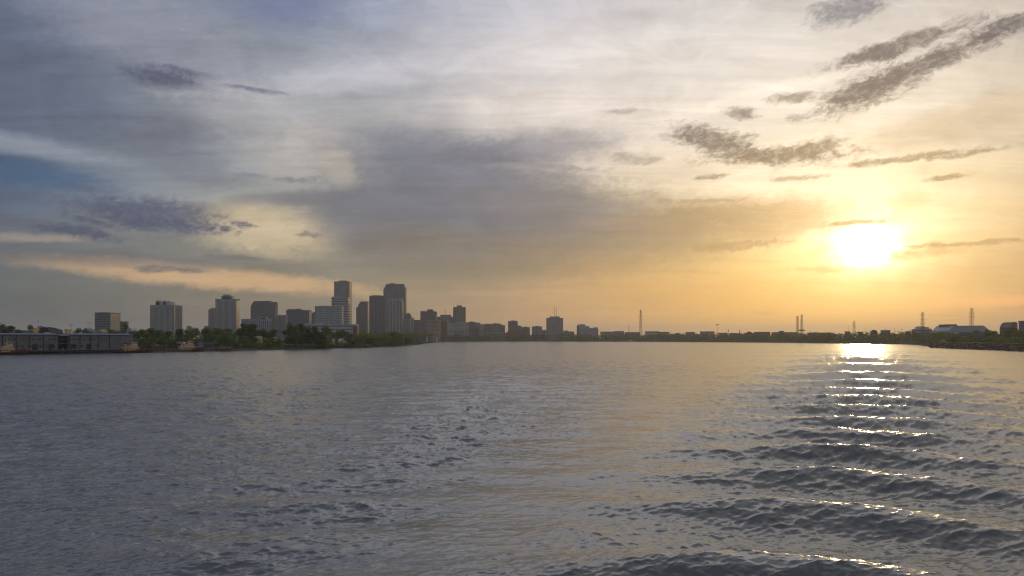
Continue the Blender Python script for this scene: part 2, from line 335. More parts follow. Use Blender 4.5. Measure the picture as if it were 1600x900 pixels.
T1 = ocean_tile(1024, 113, 0.9, 9, 200, 0.10, 0.058, 1.2)
T2 = ocean_tile(1024, 41, 0.26, 2.2, 190, 0.12, 0.027, 1.0)
T3 = ocean_tile(256, 223, 14, 90, 190, 0.8, 0.5, 0)      # slow field that varies the strength of the chop
AX = np.array([math.sin(R(24.6)), math.cos(R(24.6))])     # line of the wake, back the way the boat came
def build_river():
    NR, NC = 1500, 1600
    u = np.linspace(0, 1, NR)
    r = 1 / (1 / 19 + (1 / 3000 - 1 / 19) * u)
    a = np.radians(np.linspace(-62, 62, NC))
    rr, aa = np.meshgrid(r, a, indexing='ij')
    x = rr * np.sin(aa); y = rr * np.cos(aa)
    dr = rr ** 2 * (1 / 19) / NR
    s = x * AX[0] + y * AX[1]; l = x * AX[1] - y * AX[0] + 2.0
    jit, _, _ = sample(T3, x, y, 12)
    jit2, _, _ = sample(T3, x, y, 71)
    fade = lambda lam: np.clip((lam / 2.2 - dr) / (lam / 2.2) * 1.6, 0, 1)
    # ladder of transverse waves right behind the boat
    cr = np.array([28, 41.2, 57, 72, 88, 105, 122, 142, 166, 191, 221, 266, 347, 452, 574, 720, 900, 1150])   # distance of each crest astern
    lam = 15.6; k = 2 * np.pi / lam
    bend = 5.5 * (np.sqrt(1 + (l / 11) ** 2) - 1) * (1 - 0.35 * np.clip(s / 300, 0, 1))
    se = s + bend + 0.9 * jit
    ph = 2 * np.pi * (np.interp(se, cr, np.arange(len(cr))) - 1)
    ll = np.interp(se, (cr[1:] + cr[:-1]) / 2, np.diff(cr))
    wid = 8.5 + 0.078 * s
    env = np.exp(-np.abs(l / (1.02 * wid)) ** 2.1) * np.clip((se - 26) / 8, 0, 1) * np.clip((1100 - se) / 300, 0, 1)
    amp = 1.28 / (1 + s / 170) * (1 + 0.15 * jit2) * (ll / 16) ** 0.8
    fd = np.clip((ll / 2.2 - dr) / (ll / 2.2) * 1.6, 0, 1)
    z = amp * env * (np.cos(ph) + 0.25 * np.cos(2 * ph)) * fd
    sx = -amp * env * 0.5 * np.sin(ph) * fd
    # diverging waves: short crests along the arms of the wake
    al = np.abs(l); th = R(35.3); kd = 1.5 * k
    for s0, wgt in ((-45, 0.40), (5, 0.10)):
        lc = (s - s0) * math.tan(R(20.3)); w = 3.0 + 0.055 * (s - s0)
        e = np.exp(-((al - lc) / w) ** 2)
        z = z + wgt * e * np.cos(kd * ((s - s0) * math.cos(th) + al * math.sin(th)) + 0.5 * jit) * fade(10) / (1 + s / 420)
    def trail(px_pts, w0, w1):
        P = [((px - 800) / F * CH * F / (py - HZ), CH * F / (py - HZ)) for px, py in px_pts]
        best = np.full(x.shape, 1e9)
        for (ax, ay), (bx_, by_) in zip(P[:-1], P[1:]):
            ex, ey = bx_ - ax, by_ - ay
            t = np.clip(((x - ax) * ex + (y - ay) * ey) / (ex * ex + ey * ey), 0, 1)
            best = np.minimum(best, np.hypot(x - ax - ex * t, y - ay - ey * t) / (w0 + w1 * rr))
        return np.exp(-best ** 2)
    tr = np.maximum(trail([(805, 588), (750, 632), (705, 680), (655, 720), (612, 768), (590, 815), (596, 900)], .8, .018),
                    .9 * trail([(905, 655), (885, 690), (815, 750), (755, 800), (715, 850), (700, 900)], .6, .016)) * (.75 + .5 * jit2).clip(.1, 1.3)
    froth_glint = .26 * tr + .55 * env * np.clip(np.cos(ph - .35) * 1.9 - .9, 0, 1) * np.clip(1.2 - s / 260, .25, 1)  # trail foam, plus pale crests that partly paint in the reflected glow
    slick = np.exp(-(al / (2.3 * wid)) ** 4) * np.clip(s / 30, 0, 1)
    # turned-over chop in the lane, wind ripples elsewhere
    lane = np.exp(-(l / (wid * 1.5)) ** 4)
    m1 = (0.85 + 0.14 * jit + 0.10 * lane + 0.18 * np.exp(-((al - 26 - .18 * s) / (9 + .06 * s)) ** 2)).clip(0.3, 2)
    h1, x1, y1 = sample(T1, x, y, 0)
    h2, x2, y2 = sample(T2, x, y, 33)
    m2 = (1.0 + 0.15 * jit2 + 0.15 * lane).clip(0.25, 2)
    calm = 1 - .55 * np.exp(-((al - 1.75 * wid) / (.55 * wid)) ** 2)
    f1, f2 = fade(34) * m1 * calm, fade(6) * m2 * calm
    f1 = f1 * (1 + .3 * tr) * (1 + np.clip((rr - 60) / 200, 0, 1.3)); f2 = f2 * (1 + .5 * tr) * (1 + np.clip((rr - 60) / 160, 0, 1.4))
    z = z + h1 * f1 + h2 * f2
    X = x + x1 * f1 + x2 * f2 + sx * AX[0]; Y = y + y1 * f1 + y2 * f2 + sx * AX[1]
    # calm at the borders so the sheet meets the open river
    edge = np.clip((np.degrees(62 - np.degrees(np.abs(aa))) / 57.3) / 3, 0, 1) * np.clip((rr - 19) / 3, 0, 1)
    z *= edge; X = x + (X - x) * edge; Y = y + (Y - y) * edge
    V = np.stack([X, Y, z], -1).reshape(-1, 3)
    i = np.arange(NR * NC).reshape(NR, NC)
    q = np.stack([i[:-1, :-1], i[:-1, 1:], i[1:, 1:], i[1:, :-1]], -1).reshape(-1, 4)[:, ::-1]
    # the rest of the river, flat, to beyond the horizon
    V2, Q2 = [], []
    b0 = len(V)
    m = 60
    for t in np.linspace(62, 298, m):
        for rad in (0.0, 3000.0):
            V2.append((rad * math.sin(R(t)), rad * math.cos(R(t)), 0))
    for j in range(m - 1):
        Q2.append((b0 + 2 * j, b0 + 2 * j + 1, b0 + 2 * j + 3, b0 + 2 * j + 2)[::-1])
    c0 = b0 + len(V2)
    for t in np.linspace(-62, 62, 60):
        for rad in (0.0, 19.0): V2.append((rad * math.sin(R(t)), rad * math.cos(R(t)), 0))
    for j in range(59): Q2.append((c0 + 2 * j, c0 + 2 * j + 1, c0 + 2 * j + 3, c0 + 2 * j + 2)[::-1])
    d0 = c0 + 120
    for t in np.linspace(0, 360, 90):
        for rad in (2999.0, 26000.0): V2.append((rad * math.sin(R(t)), rad * math.cos(R(t)), -0.02))
    for j in range(89): Q2.append((d0 + 2 * j, d0 + 2 * j + 1, d0 + 2 * j + 3, d0 + 2 * j + 2)[::-1])
    V = np.concatenate([V, np.array(V2)]).astype(np.float32); q = np.concatenate([q, np.array(Q2)]).astype(np.int32)
    me = bpy.data.meshes.new('river')
    me.vertices.add(len(V)); me.vertices.foreach_set('co', V.ravel())
    me.loops.add(q.size); me.loops.foreach_set('vertex_index', q.ravel())
    me.polygons.add(len(q)); me.polygons.foreach_set('loop_start', np.arange(0, q.size, 4, dtype=np.int32))
    me.update(calc_edges=True)
    at = me.attributes.new('froth_glint', 'FLOAT', 'POINT'); fv = np.zeros(len(V), dtype=np.float32); fv[:NR * NC] = froth_glint.ravel(); at.data.foreach_set('value', fv)
    at = me.attributes.new('slick', 'FLOAT', 'POINT'); fv[:NR * NC] = slick.ravel(); at.data.foreach_set('value', fv)
    me.polygons.foreach_set('use_smooth', np.ones(len(q), dtype=bool)); me.update()
    return me

def water_material():
    m = bpy.data.materials.new('river_water'); m.use_nodes = True
    T = NT(m.node_tree); T.n.clear()
    p = T.new('ShaderNodeBsdfPrincipled'); o = T.new('ShaderNodeOutputMaterial'); T.l.new(p.outputs[0], o.inputs[0])
    c = T.new('ShaderNodeTexCoord').outputs['Object']
    at = T.new('ShaderNodeAttribute'); at.attribute_name = 'froth_glint'
    fr = T.m('MULTIPLY', at.outputs['Fac'], T.smooth(T.noise(c, 0.8, 7, 0.8, dist=0.7), 0.44, 0.62))
    T.l.new(T.mix(fr, (0.070, 0.074, 0.066), (0.62, 0.60, 0.55)), p.inputs['Base Color'])
    p.inputs['Roughness'].default_value = 0.21; p.inputs['IOR'].default_value = 1.85
    # small ripples as slopes, so that they still glitter when far smaller than a pixel
    mp = T.new('ShaderNodeMapping'); T.l.new(c, mp.inputs[0]); mp.inputs['Rotation'].default_value = (0, 0, R(14)); mp.inputs['Scale'].default_value = (0.5, 1.0, 1)
    a1 = T.v('SUBTRACT', T.noise(mp.outputs[0], 0.2, 7, 0.82, color=True), (0.5, 0.5, 0.5))
    a2 = T.v('SUBTRACT', T.noise(mp.outputs[0], 5.0, 5, 0.7, color=True, dist=0.6), (0.5, 0.5, 0.5))
    patch = T.smooth(T.noise(c, 0.018, 4, 0.6), 0.35, 0.65, 0.65, 1.15)
    a0 = T.v('SUBTRACT', T.noise(mp.outputs[0], 0.34, 2, 0.7, color=True, dist=0.5), (0.5, 0.5, 0.5))
    sl = T.v('ADD', T.v('ADD', T.v('SCALE', a0, scale=0.40), T.v('SCALE', a1, scale=0.7)), T.v('SCALE', a2, scale=0.8))
    a3 = T.new('ShaderNodeAttribute'); a3.attribute_name = 'slick'
    patch = T.m('MULTIPLY', patch, T.m('MULTIPLY_ADD', a3.outputs['Fac'], -0.55, 1.0))
    sl = T.v('MULTIPLY', T.v('SCALE', sl, scale=patch), (1, 1, 0))
    geo = T.new('ShaderNodeNewGeometry')
    T.l.new(T.v('NORMALIZE', T.v('ADD', geo.outputs['Normal'], sl)), p.inputs['Normal'])
    return m
tag(link('river', build_river(), water_material()), kind='structure')

# ------------------------------------------------------------------ shape collector
class MB:
    def __init__(s): s.v = []; s.f = []
    def add(s, vs, fs):
        b = len(s.v); s.v += [tuple(p) for p in vs]; s.f += [tuple(i + b for i in f) for f in fs]; return s
    def box(s, x0, x1, y0, y1, z0, z1):
        return s.add([(x0, y0, z0), (x1, y0, z0), (x1, y1, z0), (x0, y1, z0), (x0, y0, z1), (x1, y0, z1), (x1, y1, z1), (x0, y1, z1)],
                     [(0, 3, 2, 1), (4, 5, 6, 7), (0, 1, 5, 4), (1, 2, 6, 5), (2, 3, 7, 6), (3, 0, 4, 7)])
    def prism(s, prof, y0, y1):          # prof: x,z outline counter-clockwise seen from -y
        n = len(prof)
        vs = [(x, y0, z) for x, z in prof] + [(x, y1, z) for x, z in prof]
        return s.add(vs, [tuple(range(n)), tuple(range(2 * n - 1, n - 1, -1))] + [(i, i + n, (i + 1) % n + n, (i + 1) % n) for i in range(n)])
    def tube(s, a, b, r, r2=None, n=6):
        a, b = Vector(a), Vector(b); r2 = r if r2 is None else r2
        d = (b - a).normalized(); u = d.orthogonal().normalized(); w = d.cross(u)
        vs = [a + (u * math.cos(t) + w * math.sin(t)) * r for t in [2 * math.pi * i / n for i in range(n)]]
        vs += [b + (u * math.cos(t) + w * math.sin(t)) * r2 for t in [2 * math.pi * i / n for i in range(n)]]
        return s.add(vs, [tuple(range(n - 1, -1, -1)), tuple(range(n, 2 * n))] + [(i, (i + 1) % n, (i + 1) % n + n, i + n) for i in range(n)])
    def build(s, name, mat, parent=None, smooth=False):
        me = bpy.data.meshes.new(name); me.from_pydata(s.v, [], s.f); me.update()
        if smooth: me.polygons.foreach_set('use_smooth', [True] * len(me.polygons))
        return link(name, me, mat, parent)

def empty(name, loc, rz=0.0):
    o = bpy.data.objects.new(name, None); col.objects.link(o); o.location = loc; o.rotation_euler = (0, 0, rz); return o
def copy_tree(o, parent=None):
    c = o.copy(); col.objects.link(c); c.parent = parent
    for ch in list(o.children): copy_tree(ch, c)
    return c
def gx(px, D): return (px - 800) / F * D
def gz(py, D): return CH + (HZ - py) * D / F

# ------------------------------------------------------------------ materials
M = {}
def mk(k, *a, **kw): M[k] = material(k, *a, **kw)
mk('pale_concrete', (0.42, 0.41, 0.38), scale=.05)
mk('grey_concrete', (0.26, 0.25, 0.24), scale=.05)
mk('dark_concrete', (0.16, 0.157, 0.155), scale=.05)
mk('tan_stone', (0.36, 0.29, 0.20), scale=.05)
mk('brown_stone', (0.21, 0.18, 0.155), scale=.05)
mk('red_brick', (0.20, 0.09, 0.065), scale=.2)
mk('white_paint', (0.40, 0.41, 0.41), scale=.1)
mk('cream_paint', (0.66, 0.55, 0.36), scale=.3)
mk('lit_yellow_wall', (0.58, 0.40, 0.18), scale=.3)  # yellow wall brightened, so sunlight is partly put into its colour
mk('glass', (0.085, 0.09, 0.10), rough=.25, spec=.6, scale=.1)
mk('bronze_glass', (0.12, 0.115, 0.105), rough=.3, spec=.6, scale=.1)
mk('blue_metal', (0.10, 0.12, 0.17), rough=.55, scale=.2)
mk('pale_metal', (0.33, 0.34, 0.37), rough=.5, scale=.2)
mk('grey_metal', (0.15, 0.155, 0.17), rough=.6, scale=.3)
mk('shed_wall', (0.18, 0.17, 0.165), rough=.7, scale=.15)
mk('shed_dark', (0.03, 0.03, 0.035), rough=.7, scale=.3)
mk('steel', (0.10, 0.095, 0.09), rough=.6, scale=.5)
mk('dark_roof', (0.05, 0.05, 0.055), scale=.3)
mk('green_roof', (0.06, 0.10, 0.08), scale=.3)
mk('timber', (0.045, 0.038, 0.03), scale=.5, rough=.9)
mk('deck_concrete', (0.20, 0.19, 0.17), scale=.3)
mk('hull_black', (0.03, 0.022, 0.02), rough=.5, scale=.5)
mk('hull_red', (0.16, 0.035, 0.022), rough=.5, scale=.5)
mk('tug_paint', (0.62, 0.38, 0.20), rough=.5, scale=.6)
mk('tug_white', (0.72, 0.60, 0.42), rough=.5, scale=.6)
mk('rubber', (0.02, 0.02, 0.02), rough=.9, scale=2)
mk('rust', (0.14, 0.07, 0.04), rough=.8, scale=.5)
mk('bark', (0.08, 0.06, 0.045), scale=1)
mk('leaf_dark', (0.060, 0.10, 0.015), second=(0.135, 0.185, 0.028), scale=.25, rough=.7)
mk('leaf_mid', (0.105, 0.165, 0.022), second=(0.22, 0.27, 0.040), scale=.25, rough=.7)
mk('leaf_light', (0.13, 0.19, 0.028), second=(0.22, 0.28, 0.055), scale=.25, rough=.7)
mk('leaf_grey', (0.09, 0.095, 0.075), scale=.25, rough=.8)
mk('riprap', (0.050, 0.038, 0.029), second=(0.11, 0.085, 0.065), scale=.5, rough=.95, bump=.4)
for k in ('leaf_dark', 'leaf_mid', 'leaf_light', 'leaf_grey'):
    T = NT(M[k].node_tree); p = [n for n in T.n if n.type == 'BSDF_PRINCIPLED'][0]; out = [n for n in T.n if n.type == 'OUTPUT_MATERIAL'][0]
    tr = T.new('ShaderNodeBsdfTranslucent'); T.l.new(p.inputs['Base Color'].links[0].from_socket, tr.inputs[0])
    mx = T.new('ShaderNodeMixShader'); mx.inputs[0].default_value = .4
    T.l.new(p.outputs[0], mx.inputs[1]); T.l.new(tr.outputs[0], mx.inputs[2]); T.l.new(mx.outputs[0], out.inputs[0])
# leafy materials follow the world position, so copies of a tree are not all mottled alike
# ------------------------------------------------------------------ land
SH = [(-620, -2500, 3), (-560, -400, 3), (-470, 250, 3), (-432, 508, 2.4), (-373, 572, 2.4), (-301, 647, 2.4), (-268, 694, 2.0), (-252, 780, 2.0), (-230, 830, 2.0),
      (-212, 878, 2.0), (-190, 985, 2.2), (-167, 1140, 2.4), (-162, 1260, 2.4), (-166, 1420, 2.4), (-190, 1780, 2.6), (-205, 2200, 3), (-205, 2560, 4), (-60, 2700, 4.5), (131, 2714, 4.5),
      (412, 2560, 4.5), (560, 2330, 4.5), (651, 2132, 4.5), (723, 1800, 4.5), (758, 1571, 4.5), (720, 1400, 4.5), (655, 1244, 5), (600, 1120, 6),
      (525, 995, 6.6), (500, 900, 6.8), (486, 830, 6.8), (457, 711, 6.8), (425, 500, 6.5), (420, 200, 6), (440, -400, 5), (470, -2500, 5)]
def shore_pts():
    out = []
    for (x0, y0, h0), (x1, y1, h1) in zip(SH[:-1], SH[1:]):
        n = max(1, int(min(math.hypot(x1 - x0, y1 - y0), 900) / 22))
        for i in range(n):
            t = i / n; out.append((x0 + (x1 - x0) * t, y0 + (y1 - y0) * t, h0 + (h1 - h0) * t))
    out.append(SH[-1]); return out
SP = shore_pts()
def build_land():
    V = []; rows = 6; n = len(SP)
    for i, (x, y, h) in enumerate(SP):
        a = SP[max(i - 2, 0)]; b = SP[min(i + 2, n - 1)]
        tx, ty = b[0] - a[0], b[1] - a[1]; L = math.hypot(tx, ty); nx, ny = -ty / L, tx / L     # away from the river
        j = rnd.uniform(-1.2, 1.2)
        x += nx * j; y += ny * j
        ang = math.atan2(y - 900, x - 100)
        if y < -300: ang = math.pi if x < 0 else 0
        V += [(x - nx * 2, y - ny * 2, -1.0), (x + nx * (h * .35), y + ny * (h * .35), h * .4 + rnd.uniform(-.2, .2)), (x + nx * (h * .9 + 1), y + ny * (h * .9 + 1), h + rnd.uniform(-.2, .2)),
              (x + nx * 14, y + ny * 14, h + .3), (x + nx * 60, y + ny * 60, h * .6 + 1), (100 + math.cos(ang) * 16000, (900 if abs(y) >= 0 and y > -300 else y * 3) + math.sin(ang) * 16000, 4)]
    Fc = []
    for i in range(n - 1):
        for k in range(rows - 1):
            a = i * rows + k; Fc.append((a, a + rows, a + rows + 1, a + 1))
    me = bpy.data.meshes.new('ground'); me.from_pydata(V, [], Fc); me.update()
    m = bpy.data.materials.new('bank_ground'); m.use_nodes = True
    T = NT(m.node_tree); T.n.clear()
    p = T.new('ShaderNodeBsdfPrincipled'); o = T.new('ShaderNodeOutputMaterial'); T.l.new(p.outputs[0], o.inputs[0])
    c = T.new('ShaderNodeTexCoord').outputs['Object']; sp = T.new('ShaderNodeSeparateXYZ'); T.l.new(c, sp.inputs[0])
    grass = T.mix(T.smooth(T.noise(c, .08, 4), .35, .65), (0.030, 0.042, 0.014), (0.065, 0.075, 0.028))
    stone = T.mix(T.smooth(T.noise(c, .6, 5, .7), .35, .65), (0.040, 0.030, 0.024), (0.12, 0.092, 0.07))
    z = T.m('ADD', sp.outputs[2], T.m('MULTIPLY', T.noise(c, .3, 3), 2.0))
    right = T.m('MULTIPLY', T.smooth(sp.outputs[0], 380, 420), T.smooth(sp.outputs[1], 1500, 1200))
    lvl = T.m('ADD', 1.9, T.m('MULTIPLY', right, 4.6))
    T.l.new(T.mix(T.smooth(T.m('SUBTRACT', z, lvl), 0, .7), stone, grass), p.inputs['Base Color'])
    p.inputs['Roughness'].default_value = .95; p.inputs['Specular IOR Level'].default_value = .1
    return link('ground', me, m)
tag(build_land(), kind='structure')

# ------------------------------------------------------------------ buildings
def interp(prof, x):
    for (a, z0), (b, z1) in zip(prof[:-1], prof[1:]):
        if a <= x <= b: return z0 + (z1 - z0) * ((x - a) / (b - a) if b > a else 0)
    return prof[-1][1] if x > prof[-1][0] else prof[0][1]
def building(name, label, prof_px, D, depth, wall, style='N', n=10, roof=(), base=3.2, trim=None, cat='building', group=None, glass='glass', yaw=0, rowh=3.8):
    """prof_px: roof outline seen from the river, (px, py) left to right"""
    p0, p1 = prof_px[0][0], prof_px[-1][0]
    if p1 < 800: X0, X1 = gx(p0, D), gx(p1, D + depth)
    elif p0 > 800: X0, X1 = gx(p0, D + depth), gx(p1, D)
    else: X0, X1 = gx(p0, D), gx(p1, D)
    Wd = X1 - X0; cx = (X0 + X1) / 2
    cv = lambda px: ((px - p0) / (p1 - p0) - .5) * Wd
    hb = lambda py: gz(py, D) - base
    root = empty(name, (cx, D, base), yaw)
    tag(root, label, cat, group)
    prof = [(cv(px), hb(py)) for px, py in prof_px]
    wm = MB().prism([(-Wd / 2, -2)] + [(Wd / 2, -2)] + prof[::-1], 0, depth); nw = len(wm.f)
    zmin = min(z for _, z in prof)
    tr = M[trim or wall]; gl = M[glass]
    if style == 'V':                      # tall dark glass between projecting piers
        g = wm; st = Wd / n
        for i in range(n):
            x = -Wd / 2 + st * (i + .5); zt = min(interp(prof, x - st * .3), interp(prof, x + st * .3)) - 3
            g.box(x - st * .22, x + st * .22, -.12, .3, 4, zt)
        ns = max(2, int(depth / st)); ss = depth / ns
        for sx in (-1, 1):
            zt = (prof[0] if sx < 0 else prof[-1])[1] - 3
            for i in range(ns):
                y = ss * (i + .5); a, b = sorted((sx * (Wd / 2 + .12), sx * (Wd / 2 - .3))); g.box(a, b, y - ss * .22, y + ss * .22, 4, zt)
    if style == 'H':
        g = wm; k = max(2, int((zmin - 4) / rowh))
        for i in range(k):
            z = 3 + (zmin - 4) * (i + .2) / k; dz_ = (zmin - 4) / k * .45
            g.box(-Wd / 2 - .12, Wd / 2 + .12, -.12, depth + .12, z, z + dz_)
    if style == 'G':
        g = wm; st = Wd / n; k = max(1, int((zmin - 2) / rowh)); sz = (zmin - 2) / k
        for j in range(k):
            z = 1.5 + sz * (j + .25)
            for i in range(n):
                x = -Wd / 2 + st * (i + .5); g.box(x - st * .28, x + st * .28, -.12, .2, z, z + sz * .5)
            ns = max(1, int(depth / st)); ss = depth / ns
            for sx in (-1, 1):
                for i in range(ns):
                    y = ss * (i + .5); a, b = sorted((sx * (Wd / 2 + .12), sx * (Wd / 2 - .2))); g.box(a, b, y - ss * .28, y + ss * .28, z, z + sz * .5)
    wo_ = wm.build('wall', M[wall], root); wo_.data.materials.append(gl)
    wo_.data.polygons.foreach_set('material_index', [0] * nw + [1] * (len(wm.f) - nw))
    if style in 'VHG' and len(prof) == 2:
        MB().box(-Wd / 2 - .5, Wd / 2 + .5, -.5, depth + .5, zmin - .1, zmin + 1.0).build('parapet', tr, root)
    for r_ in roof:
        nm, a, b, py = r_[:4]; m_ = r_[4] if len(r_) > 4 else wall; z0 = r_[5] if len(r_) > 5 else None
        xa, xb = cv(a), cv(b); zt = hb(py); zb = hb(z0) if z0 is not None else interp(prof, (xa + xb) / 2) - 1
        if nm in ('antenna', 'spire', 'chimney'):
            MB().tube(((xa + xb) / 2, depth / 2, zb), ((xa + xb) / 2, depth / 2, zt), (xb - xa) / 2 if nm != 'antenna' else .7, .15 if nm == 'spire' else None if nm != 'antenna' else .4).build(nm, M[m_], root)
        elif nm == 'dome':
            q = MB(); c_ = (xa + xb) / 2; ra = (xb - xa) / 2; pts_ = [(c_ + ra * math.cos(t), zb + (zt - zb) * math.sin(t)) for t in [math.pi * i / 10 for i in range(11)]]
            q.prism([(xa, zb - 1), (xb, zb - 1)] + pts_, depth * .15, depth * .85).build('arched_crown', M[m_], root)
        elif nm == 'gable':
            MB().prism([(xa, zb), (xb, zb), ((xa + xb) / 2, zt)], -.4, depth + .4).build('roof', M[m_], root)
        elif nm == 'hip':
            MB().prism([(xa, zb), (xb, zb), (xb - (xb - xa) * .22, zt), (xa + (xb - xa) * .22, zt)], -.4, depth + .4).build('roof', M[m_], root)
        elif nm == 'ledge':
            MB().box(xa - .5, xb + .5, -1.5, depth + 1.5, zt - 1.5, zt).build('ledge', M[m_], root)
        else:
            MB().box(xa, xb, depth * .2, depth * .8, zb, zt).build(nm, M[m_], root)
    return root
def shoreD(px):
    best = 9e9
    for (x0, y0, h0), (x1, y1, h1) in zip(SH[:-1], SH[1:]):
        if min(y0, y1) < 1200: continue
        t = (px - 800) / F; d0, d1 = x0 - t * y0, x1 - t * y1
        if d0 * d1 <= 0 and d0 != d1: best = min(best, y0 + (y1 - y0) * d0 / (d0 - d1))
    return best if best < 9e8 else 2700
def bx(a, b, y): return [(a, y), (b, y)]
GRP = 'low buildings behind the far levee'

# --- near left skyline
r = building('apartment_block', 'slab apartment block with balcony edges on the left and orange sunlit end wall', bx(148, 188.5, 489), 1300, 34, 'grey_concrete', 'G', 12, trim='pale_concrete',
         roof=[('roof_house', 155, 163, 487.2), ('roof_house', 169, 176, 487.4), ('stair_house', 181, 186, 488)])
for i in range(9):
    z = 4 + i * 3.7
    MB().box(-24.5, -20.0, -1.4, 6, z, z + .5).build('balcony', M['pale_concrete'], r)
building('fluted_tower', 'pale fluted tower with flat top standing alone left of the twin stepped hotel', bx(234.5, 285, 477), 2000, 50, 'pale_concrete', 'V', 20, glass='bronze_glass',
         roof=[('upper_storey', 242, 272, 471.5), ('roof_house', 243.5, 250.5, 469), ('roof_house', 258, 263.5, 469.5)])
building('stepped_tower', 'tallest fluted hotel tower on the left with wide cornice and stepped crown', bx(336.5, 374.5, 468), 2200, 26, 'pale_concrete', 'V', 18, glass='bronze_glass',
         roof=[('ledge', 336.5, 374.5, 467), ('crown', 346, 365, 462), ('ledge', 347, 364, 463.5), ('top_block', 349, 361, 460)])
building('hotel_wing', 'lower fluted tower with curved shoulder left of the tallest hotel', [(325.5, 484), (329, 483), (333, 481.2), (337.5, 481)], 2260, 26, 'pale_concrete', 'V', 6, glass='bronze_glass')
building('podium', 'low grey podium roof showing above the trees under the lower fluted tower', bx(319, 338, 510), 1900, 30, 'grey_concrete', 'H', rowh=5)
building('chamfered_tower', 'dark bulky tower with sloping left shoulder and flared top right corner', [(391.5, 478.5), (397, 470.5), (424, 470), (425, 472), (434, 473)], 2450, 30, 'dark_concrete', 'V', 12,
         glass='bronze_glass', roof=[('flared_corner', 428, 434.5, 471.8, 'brown_stone', 479)])
building('louvred_block', 'low pale blue louvred block in front of the dark bulky tower', bx(377, 424.5, 499), 1750, 24, 'pale_metal', 'V', 14,
         roof=[('upper_storey', 405, 421, 496.5), ('roof_house', 410, 419, 495)])
building('office_block', 'grey block with a cut corner between the dark bulky tower and the wide flat office', [(430, 497), (434, 493), (437, 492), (450, 492)], 2150, 30, 'grey_concrete', 'V', 8)
building('flat_office', 'wide dark flat-roofed office left of the white gridded block', [(447, 484.5), (454, 483.5), (471, 483.5), (471.01, 484.6), (487, 484.6)], 2300, 30, 'dark_concrete', 'V', 14,
         roof=[('roof_house', 462, 471, 482.3), ('roof_house', 449, 457, 482.8)])
building('office_block', 'narrow dark block with a notch squeezed left of the white gridded block', [(486, 490.5), (489, 489), (491, 487.5), (494, 487.5)], 2400, 20, 'dark_concrete')
building('tall_tower', 'tallest square tower of the skyline with roof house and mast', bx(522, 550, 440.2), 2740, 44, 'grey_concrete', 'G', 13, glass='bronze_glass', rowh=5,
         roof=[('roof_house', 530, 544, 438), ('antenna', 541, 542, 433.5, 'steel'), ('antenna', 535, 536, 436.5, 'steel')])
building('striped_tower', 'horizontally striped pale tower in front of the tallest square tower', bx(518, 546.5, 464.3), 2050, 22, 'pale_concrete', 'H', rowh=6.4,
         roof=[('roof_edge', 518.6, 545.8, 463.8, 'grey_concrete')])
building('gridded_block', 'broad white gridded block standing before the striped tower', bx(492, 537, 479), 1900, 22, 'white_paint', 'G', 22, rowh=4.2,
         roof=[('roof_house', 498, 518, 477.5), ('stair_house', 493, 496, 478)])
building('exhibition_hall', 'long white low hall with dark window row under the gridded block', [(477, 505.5), (500, 505.5), (501, 506.5), (561, 506.5)], 1650, 28, 'white_paint', 'G', 24, rowh=7)
building('brick_block', 'small dark red brick block at the right end of the long white hall', bx(551, 560.5, 510.5), 1500, 16, 'red_brick', 'G', 4, rowh=5)
building('stepped_office', 'brown office tower with stepped left side right of the tallest square tower', [(556.5, 480), (560, 479.8), (560.01, 475.5), (562.5, 475), (562.51, 472), (566, 471), (577, 471)], 2650, 30, 'brown_stone', 'V', 9, glass='bronze_glass')
building('ribbed_tower', 'dark vertically ribbed tower between the stepped office and the giant chamfered tower', bx(577, 600, 462.4), 2500, 24, 'dark_concrete', 'V', 10, trim='brown_stone', roof=[('roof_house', 582, 596, 461.3)])
building('giant_tower', 'giant brown tower with chamfered shoulders and flat crown', [(599, 452), (603, 446), (603.6, 443.6), (632.4, 443.6), (632.6, 446), (636, 451.5)], 2600, 34, 'grey_concrete', 'V', 15, glass='bronze_glass',
         roof=[('roof_house', 609, 616, 442.2)])
building('white_ribbed_tower', 'pale blue grey ribbed tower standing in front of the giant tower', [(604, 472), (607, 470.8), (607.01, 466.8), (629, 466.8), (629.01, 470), (630.5, 471)], 2250, 22, 'pale_concrete', 'V', 11,
         roof=[('ledge', 605, 629.5, 470)])
building('arched_tower', 'tower with rounded brown crown right of the giant tower', bx(633, 643, 493.5), 2400, 20, 'brown_stone', 'V', 4, glass='bronze_glass', roof=[('dome', 633.5, 642.5, 488.8)])
building('old_office', 'yellowish low office at the foot of the round crowned tower', bx(629.5, 642, 499), 2200, 20, 'tan_stone', 'G', 5)
building('slim_tower', 'slim pale tower with narrow top just right of the round crowned tower', [(640.5, 497), (642.5, 496), (647, 496.5), (647.5, 499)], 2300, 18, 'pale_concrete', 'V', 4)
building('office_block', 'plain brown block filling the gap left of the crowned hotel', bx(646.5, 658, 500.3), 2500, 24, 'brown_stone', 'G', 6)
building('crowned_hotel', 'brown hotel with overhanging rooftop frame and round roof house', bx(656.8, 683.2, 487.5), 2650, 28, 'brown_stone', 'G', 10, glass='bronze_glass',
         roof=[('ledge', 657, 680, 485.6), ('roof_house', 668, 676.5, 483.2)])
building('beige_block', 'beige block below and in front of the crowned hotel', bx(667.5, 688, 500.8), 2350, 20, 'tan_stone', 'G', 8)
building('office_block', 'low brown step joining the crowned hotel and the block with the mast', bx(682.5, 690, 494.8), 2700, 20, 'brown_stone')
building('mast_block', 'grey block carrying a thin red and grey mast', bx(688, 705, 492.2), 2650, 24, 'grey_concrete', 'G', 6, roof=[('antenna', 695, 696, 482.5, 'steel')])
building('office_block', 'low brown step between the mast block and the square dark tower', bx(703, 709, 495.2), 2720, 20, 'brown_stone')
